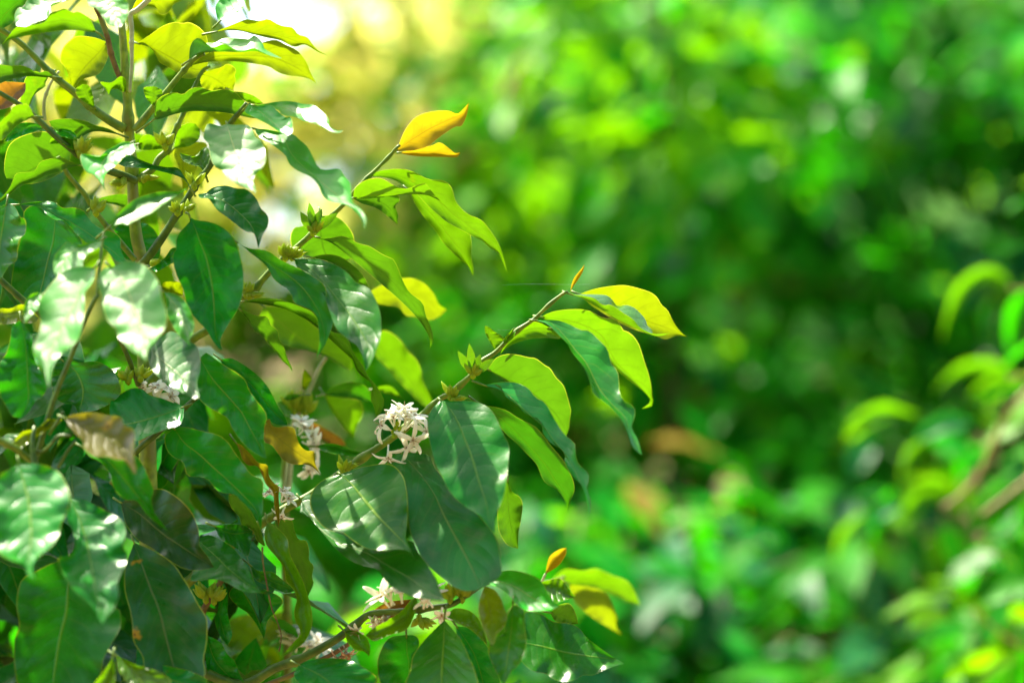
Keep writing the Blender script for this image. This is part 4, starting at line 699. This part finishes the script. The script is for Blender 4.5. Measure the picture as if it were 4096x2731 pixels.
# ------------------------------------------------------------------ out-of-focus bush at the right edge
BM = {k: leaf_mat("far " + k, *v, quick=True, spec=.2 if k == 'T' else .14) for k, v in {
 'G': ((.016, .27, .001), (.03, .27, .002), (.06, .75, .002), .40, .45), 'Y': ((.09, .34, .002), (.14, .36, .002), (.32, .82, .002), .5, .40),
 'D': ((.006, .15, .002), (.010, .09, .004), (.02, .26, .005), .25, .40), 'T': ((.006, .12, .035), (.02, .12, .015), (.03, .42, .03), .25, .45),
 'B': ((.30, .14, .07), (.30, .14, .07), (.45, .2, .08), .3, .5), 'S': ((.70, .64, .10), (.7, .64, .10), (.97, .92, .24), .5, .5), 'O': ((.30, .18, .03), (.32, .2, .03), (.5, .30, .03), .45, .4)}.items()}  # S: pale yellow leaf colour that stands in for the warm glow
BK = list(BM.keys()); KINDS = ['G', 'Y', 'D', 'T', 'B', 'O', 'S']
right = empty('coffee_bush', W(4350, 1365, -150) * np.array([1, 1, 0]), 'blurred coffee bush at the right edge with arching yellow green leaves', 'coffee bush')
M_tan = bark('twig tan', (.26, .16, .04), (.40, .26, .08)); right['group'] = 'coffee bushes of the plantation'; _LM = dict(LM); LM.update({'G': BM['G'], 'Y': leaf_mat('far olive green', (.05, .24, .003), (.08, .24, .003), (.16, .50, .002), .5, .4, quick=True, spec=.3), 'T': BM['T'], 'D': BM['D'], 'O': BM['O']})
def far_leaf(parent, line, depth_cm, wpx):
    """leaf from a midrib only, standard outline"""
    fr, k, s = line.split('|'); p = pts(fr, s); m = spline(p, 12); T = np.gradient(m, axis=0); T /= np.linalg.norm(T, axis=1)[:, None]
    N = np.c_[-T[:, 1], T[:, 0]]; u = np.linspace(0, 1, 12); pr = (np.sin(math.pi * u ** .8) ** 1.15) * (1 - .25 * u) * wpx * (1 + .1 * np.sin(u * 17 + wpx))
    L = m + N * pr[:, None]; R = m - N * pr[:, None]; zz = np.full(12, -depth_cm) + random.uniform(-9, 9) * u
    V = []; U = []
    for j, q in ((-1, L), (-.5, (L + m) / 2), (0, m), (.5, (R + m) / 2), (1, R)):
        dz = 2.0 * abs(j) + (.55 if k in 'YO' else -.9) * (q[:, 1] - m[:, 1]) * -.045
        V.append(W(q[:, 0], q[:, 1], zz + dz)); U.append(np.stack([u, np.full(12, .5 + .5 * j)], 1))
    Vf = np.vstack(V); F = [(j * 12 + i, j * 12 + i + 1, (j + 1) * 12 + i + 1, (j + 1) * 12 + i) for j in range(4) for i in range(11)]
    Fa = np.array(F); nn = np.cross(Vf[Fa[:, 2]] - Vf[Fa[:, 0]], Vf[Fa[:, 3]] - Vf[Fa[:, 1]]).sum(0)
    want_top = k in 'TDG'
    if ((nn @ -FW) > 0) != want_top: F = [f[::-1] for f in F]
    return mk('leaf', Vf, F, LM[k], parent, Vf[24], uv=np.vstack(U))
for l, wd in [('l|Y|1510,150 1420,85 1330,120 1270,220 1235,330', 46), ('l|G|1560,130 1500,240 1480,400', 50), ('l|T|1500,130 1460,90 1400,70', 36), ('l|D|1440,160 1400,260 1430,400', 44), ('l|Y|1510,455 1390,420 1290,445 1210,510', 42), ('l|Y|1530,460 1450,470 1380,500 1330,540', 34),
        ('l|Y|1480,480 1420,540 1400,600', 28), ('l|Y|1160,600 1020,580 930,620 870,700', 34), ('l|T|1360,625 1260,620 1180,660 1115,710', 52), ('l|Y|1180,680 1120,750 1085,860', 34), ('l|G|1190,690 1290,700 1340,790', 60),
        ('l|T|1000,690 940,740 920,840', 60), ('l|T|1100,915 980,880 890,925', 36), ('l|T|1095,925 1010,945 930,1020', 42), ('l|Y|960,950 880,1040 848,1150', 36), ('l|Y|1300,900 1200,860 1130,920 1085,1000', 66),
        ('l|D|1110,1000 1150,1090 1190,1190', 58), ('l|D|1240,990 1290,1100 1300,1200', 56), ('l|G|1060,860 1000,1000 990,1100', 46), ('l|Y|1540,640 1450,640 1360,600', 34), ('l|G|1410,720 1330,760 1300,860', 50), ('l|G|1500,880 1450,1000 1430,1120', 60),
        ('l|Y|1470,1400 1400,1440 1370,1560', 44), ('l|Y|1300,1250 1360,1290 1400,1390', 44), ('l|G|1530,1300 1440,1330 1400,1420', 50), ('l|Y|1540,1450 1470,1500 1450,1600', 50), ('l|T|1280,1390 1220,1370 1170,1400', 36), ('l|G|1300,1400 1250,1480 1230,1600', 60), ('l|G|1150,1480 1120,1550 1110,1640', 60), ('l|Y|1180,1200 1290,1230 1350,1290', 40), ('l|D|1560,1050 1500,1150 1490,1260', 60)]:
    far_leaf(right, l, random.uniform(150, 225), wd * random.uniform(.7, 1.05))
LM = _LM
for s, rad in (('1560,500 1500,560 1470,600 1430,690 1380,800 1330,860 1290,900 1240,930', (15, 8)), ('1600,790 1500,870 1420,930 1380,960', (13, 8)), ('1620,110 1540,140 1480,140', (9, 6)), ('1620,450 1540,455 1480,460', (9, 6)), ('1700,1500 1500,1420 1350,1300', (10, 7))):
    branch(right, 'l', s, tuple(r * 1.15 for r in rad), M_tan, 'branch', (-118, -118))
random.seed(77); rl = MB()
for k in range(420):
    x = random.uniform(3650, 4900); y = random.uniform(700, 3000)
    if x < 4230 - max(0, (y - 1250) * .38) + random.uniform(-90, 60): continue
    p = W(x, y, random.uniform(-190, -120)); az = random.uniform(-math.pi, math.pi)
    d = Vector((math.cos(az), math.sin(az) * .7, random.uniform(-1.3, .2))); up = Vector((random.gauss(0, .4), random.gauss(-.2, .4), 1))
    if abs(d.normalized().dot(up.normalized())) > .9: up = Vector((.2, -1, .4))
    one_leaf(rl, p, d, up, random.uniform(.11, .16), random.uniform(.018, .028), BK.index(KINDS[random.choice((0, 0, 1, 2, 3, 0))]), nu=7)
o = rl.build('foliage', [BM[k] for k in BK], right); o['kind'] = 'stuff'
branch(right, 's', '4350,3600 4340,2400 4330,1400 4300,800', (40, 22), M_brn, 'stem', (-150, -150))

# ------------------------------------------------------------------ background coffee bushes on the slope
CELL = 196 / .5742

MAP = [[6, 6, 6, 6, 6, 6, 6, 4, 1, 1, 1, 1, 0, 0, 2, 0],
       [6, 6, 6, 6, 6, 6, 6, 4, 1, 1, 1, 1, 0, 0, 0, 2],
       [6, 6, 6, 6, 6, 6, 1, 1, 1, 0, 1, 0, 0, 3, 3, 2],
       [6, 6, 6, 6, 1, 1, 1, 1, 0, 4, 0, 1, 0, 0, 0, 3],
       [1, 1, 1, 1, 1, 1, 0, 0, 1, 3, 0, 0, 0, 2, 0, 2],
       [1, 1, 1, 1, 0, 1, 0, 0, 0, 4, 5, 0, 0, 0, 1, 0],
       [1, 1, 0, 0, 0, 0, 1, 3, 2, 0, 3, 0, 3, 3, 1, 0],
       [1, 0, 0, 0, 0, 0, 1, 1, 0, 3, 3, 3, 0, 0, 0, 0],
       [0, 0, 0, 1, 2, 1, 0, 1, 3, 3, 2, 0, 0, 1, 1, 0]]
# map columns are ~1.5 deg wide from x = 0; numbers pick leaf colour per view cell; pale yellow cells imitate the warm glow
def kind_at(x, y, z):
    """leaf colour of the map cell that the place falls in, seen from the camera"""
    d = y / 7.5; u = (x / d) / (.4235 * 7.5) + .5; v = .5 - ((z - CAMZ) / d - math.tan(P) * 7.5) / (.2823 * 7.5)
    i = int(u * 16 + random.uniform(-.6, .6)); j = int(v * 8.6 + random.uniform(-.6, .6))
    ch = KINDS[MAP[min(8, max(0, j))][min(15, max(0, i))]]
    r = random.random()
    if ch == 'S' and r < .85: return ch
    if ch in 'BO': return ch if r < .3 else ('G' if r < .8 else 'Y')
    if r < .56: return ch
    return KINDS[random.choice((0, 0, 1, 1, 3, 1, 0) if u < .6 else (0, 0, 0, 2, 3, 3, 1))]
def bg_bush(x, y, h, r, n, label, gap=None, lean=0.):
    g0 = gz(x, y); o = empty('coffee_bush', (x, y, g0), label, 'coffee bush', None)
    tr = np.array([[x, y, g0 - .05], [x + lean * .3, y, g0 + h * .4], [x + lean, y, g0 + h * .92]])
    V, F = tube(spline(tr, 12), np.linspace(.035, .008, 12), 7); mk('trunk', V, F, M_brn, o, V[0])
    o['group'] = 'coffee bushes of the plantation'
    limbs = MB(); crown = MB(); tips = []
    nl = 22
    for i in range(nl):
        t = .15 + .8 * i / nl; az = i * 2.4 + random.uniform(-.3, .3); L = r * (1.15 - .55 * t) * random.uniform(.8, 1.15)
        p0 = Vector((x + lean * t, y, g0 + h * t)); d = Vector((math.cos(az), math.sin(az), .35))
        q = [p0 + d * (L * s) + Vector((0, 0, -.35 * L * s * s)) for s in np.linspace(0, 1, 6)]
        V, F = tube(np.array([tuple(v) for v in q]), np.linspace(.009, .003, 6), 5); limbs.add(V, F); tips.append((q, az))
    limbs.build('branches', M_brn, o)
    for k in range(n):
        q, az = random.choice(tips); s = random.random() ** .7; i = min(4, int(s * 5)); p = q[i].lerp(q[i + 1], s * 5 - i)
        p = p + Vector((random.gauss(0, .08), random.gauss(0, .08), random.gauss(0, .10)))
        if gap and gap(p): continue
        a2 = az + random.uniform(-1.6, 1.6); d = Vector((math.cos(a2), math.sin(a2), random.uniform(-1.1, .35)))
        up = Vector((random.gauss(0, .35), random.gauss(-.1, .35), 1))
        if abs(d.normalized().dot(up.normalized())) > .9: up = Vector((random.uniform(-.4, .4), -1, .4))
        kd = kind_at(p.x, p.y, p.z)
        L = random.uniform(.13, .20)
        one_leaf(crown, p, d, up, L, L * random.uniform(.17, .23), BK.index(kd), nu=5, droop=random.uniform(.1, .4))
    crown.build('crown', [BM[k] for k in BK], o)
    return o
def gap(p):
    d = p.y; u = (p.x / d) / .4235 * 4096 + 2048; v = 1365.5 - ((p.z - CAMZ) / d - math.tan(P)) / .4235 * 4096
    return ((u - 1130) / 250) ** 2 + ((v + 80) / 250) ** 2 < random.uniform(.55, 1.15)
random.seed(33)
SP = [(-2.5, 6.6, 2.6, .75, 'far left background bush, half hidden by the sharp leaves'), (-1.65, 7.4, 2.7, .7, 'hazy background bush behind the stem of the sharp bush'), (-.95, 6.6, 2.0, .7, 'low background bush under the bright gap of sky'),
      (-.25, 6.9, 2.6, .75, 'background bush just right of the bright glow, with reddish leaves'), (.45, 6.3, 2.5, .72, 'background bush in the middle behind the tip of the long branch'), (1.15, 6.9, 2.6, .75, 'background bush right of the middle with brown patches in its foliage'),
      (1.8, 6.2, 2.5, .7, 'dark green background bush toward the right edge'), (2.6, 6.8, 2.7, .8, 'rightmost dark background bush'),
      (-2.2, 8.9, 3.0, .9, 'rear row bush at the far left'), (-.1, 9.0, 3.4, .95, 'tall rear row bush rising over the middle left'), (.9, 9.2, 3.5, .95, 'tall rear row bush filling the top centre'), (1.9, 9.0, 3.4, .95, 'tall rear row bush filling the top right'), (3.0, 9.3, 3.4, 1.0, 'tall rear row bush in the top right corner'),
      (.1, 5.4, 1.25, .5, 'low bush in front of the row, bottom centre'), (.85, 5.2, 1.2, .5, 'low bush in front of the row with teal shining leaves, bottom right of centre'), (1.6, 5.0, 1.2, .5, 'low bush in front of the row, bottom right corner'), (-.9, 5.3, 1.15, .5, 'low bush hidden behind the bottom of the sharp bush')]
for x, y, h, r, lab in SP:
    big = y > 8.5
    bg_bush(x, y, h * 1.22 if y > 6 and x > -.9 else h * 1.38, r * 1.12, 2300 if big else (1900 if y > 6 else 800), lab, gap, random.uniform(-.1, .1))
for x, y, h, lab in ((-1.9, -2.6, 2.9, 'added coffee bush blocking low sky behind the viewer, left one'), (-.1, -3.0, 3.1, 'added coffee bush blocking low sky behind the viewer, middle one'), (1.8, -2.7, 2.9, 'added coffee bush blocking low sky behind the viewer, right one')):  # unseen bushes added to darken what the near leaves reflect
    bg_bush(x, y, h, 1.05, 1500, lab)
def sky_block_tree(x, y, h, r, n, label):  # unseen tree added to cut sky reflections and skylight on the leaves
    o = empty('sky_block_tree', (x, y, gz(x, y)), label, 'tree', 'added sky-blocking trees'); V, F = tube(spline(np.array([[x, y, -.1], [x + .1, y, h * .4], [x - .1, y + .1, h * .85]]), 14), np.linspace(.16, .03, 14), 9); mk('trunk', V, F, M_brn, o, V[0])
    cr = MB(); lb = MB()
    for i in range(16):
        az = i * 2.4; t = random.uniform(.3, .85); p0 = Vector((x, y, h * t)); d = Vector((math.cos(az), math.sin(az), random.uniform(.1, .6))) * r * random.uniform(.6, 1)
        V, F = tube(np.array([tuple(p0), tuple(p0 + d * .5), tuple(p0 + d)]), [.04, .025, .008], 5); lb.add(V, F)
        for k in range(n // 16):
            p = p0 + d * random.uniform(.25, 1.05) + Vector([random.gauss(0, .33) for _ in range(3)])
            one_leaf(cr, p, Vector([random.uniform(-1, 1), random.uniform(-1, 1), random.uniform(-1, .2)]), Vector((random.gauss(0, .4), random.gauss(0, .4), 1.2)), random.uniform(.16, .26), random.uniform(.05, .08), BK.index(KINDS[random.choice((0, 2, 2, 3))]), nu=5)
    lb.build('branches', M_brn, o); cr.build('crown', [BM[k] for k in BK], o)
for x, y, h, r, lab in ((-3.6, -2.6, 5.6, 2.0, 'added tree blocking the sky behind the viewer, leftmost'), (-1.2, -3.6, 6.2, 2.1, 'added tree blocking the sky behind the viewer, second from left'), (1.4, -3.4, 6.0, 2.1, 'added tree blocking the sky behind the viewer, second from right'), (4.0, -2.4, 5.6, 2.0, 'added tree blocking the sky behind the viewer, rightmost')):
    sky_block_tree(x, y, h, r, 2600, lab)
# wooded hill far behind closes the view
def hill():
    th = np.radians(np.linspace(-75, 75, 120)); rr = np.linspace(0, 1, 14); V = []
    for j, q in enumerate(rr):
        for i, a in enumerate(th):
            dist = 22 + 22 * q; nf = 1 - .93 * math.exp(-((a + .115) / .07) ** 2); z = (4.0 * (q > 0) + 12 * q) * nf + .8 * math.sin(i * 1.1 + j) * (q > 0) + random.uniform(-.4, .4) * (q > 0)
            V.append((dist * math.sin(a), dist * math.cos(a), z if q > 0 else 2.0))
    F = [(j * 120 + i, j * 120 + i + 1, (j + 1) * 120 + i + 1, (j + 1) * 120 + i) for j in range(13) for i in range(119)]
    o = mk('wooded_hill', V, F, plain("far wood", (.02, .12, .006), (.07, .22, .01), 1.6, .9, bump=.8, bd=.3), None, (0, 30, 0)); o['kind'] = 'structure'
hill()
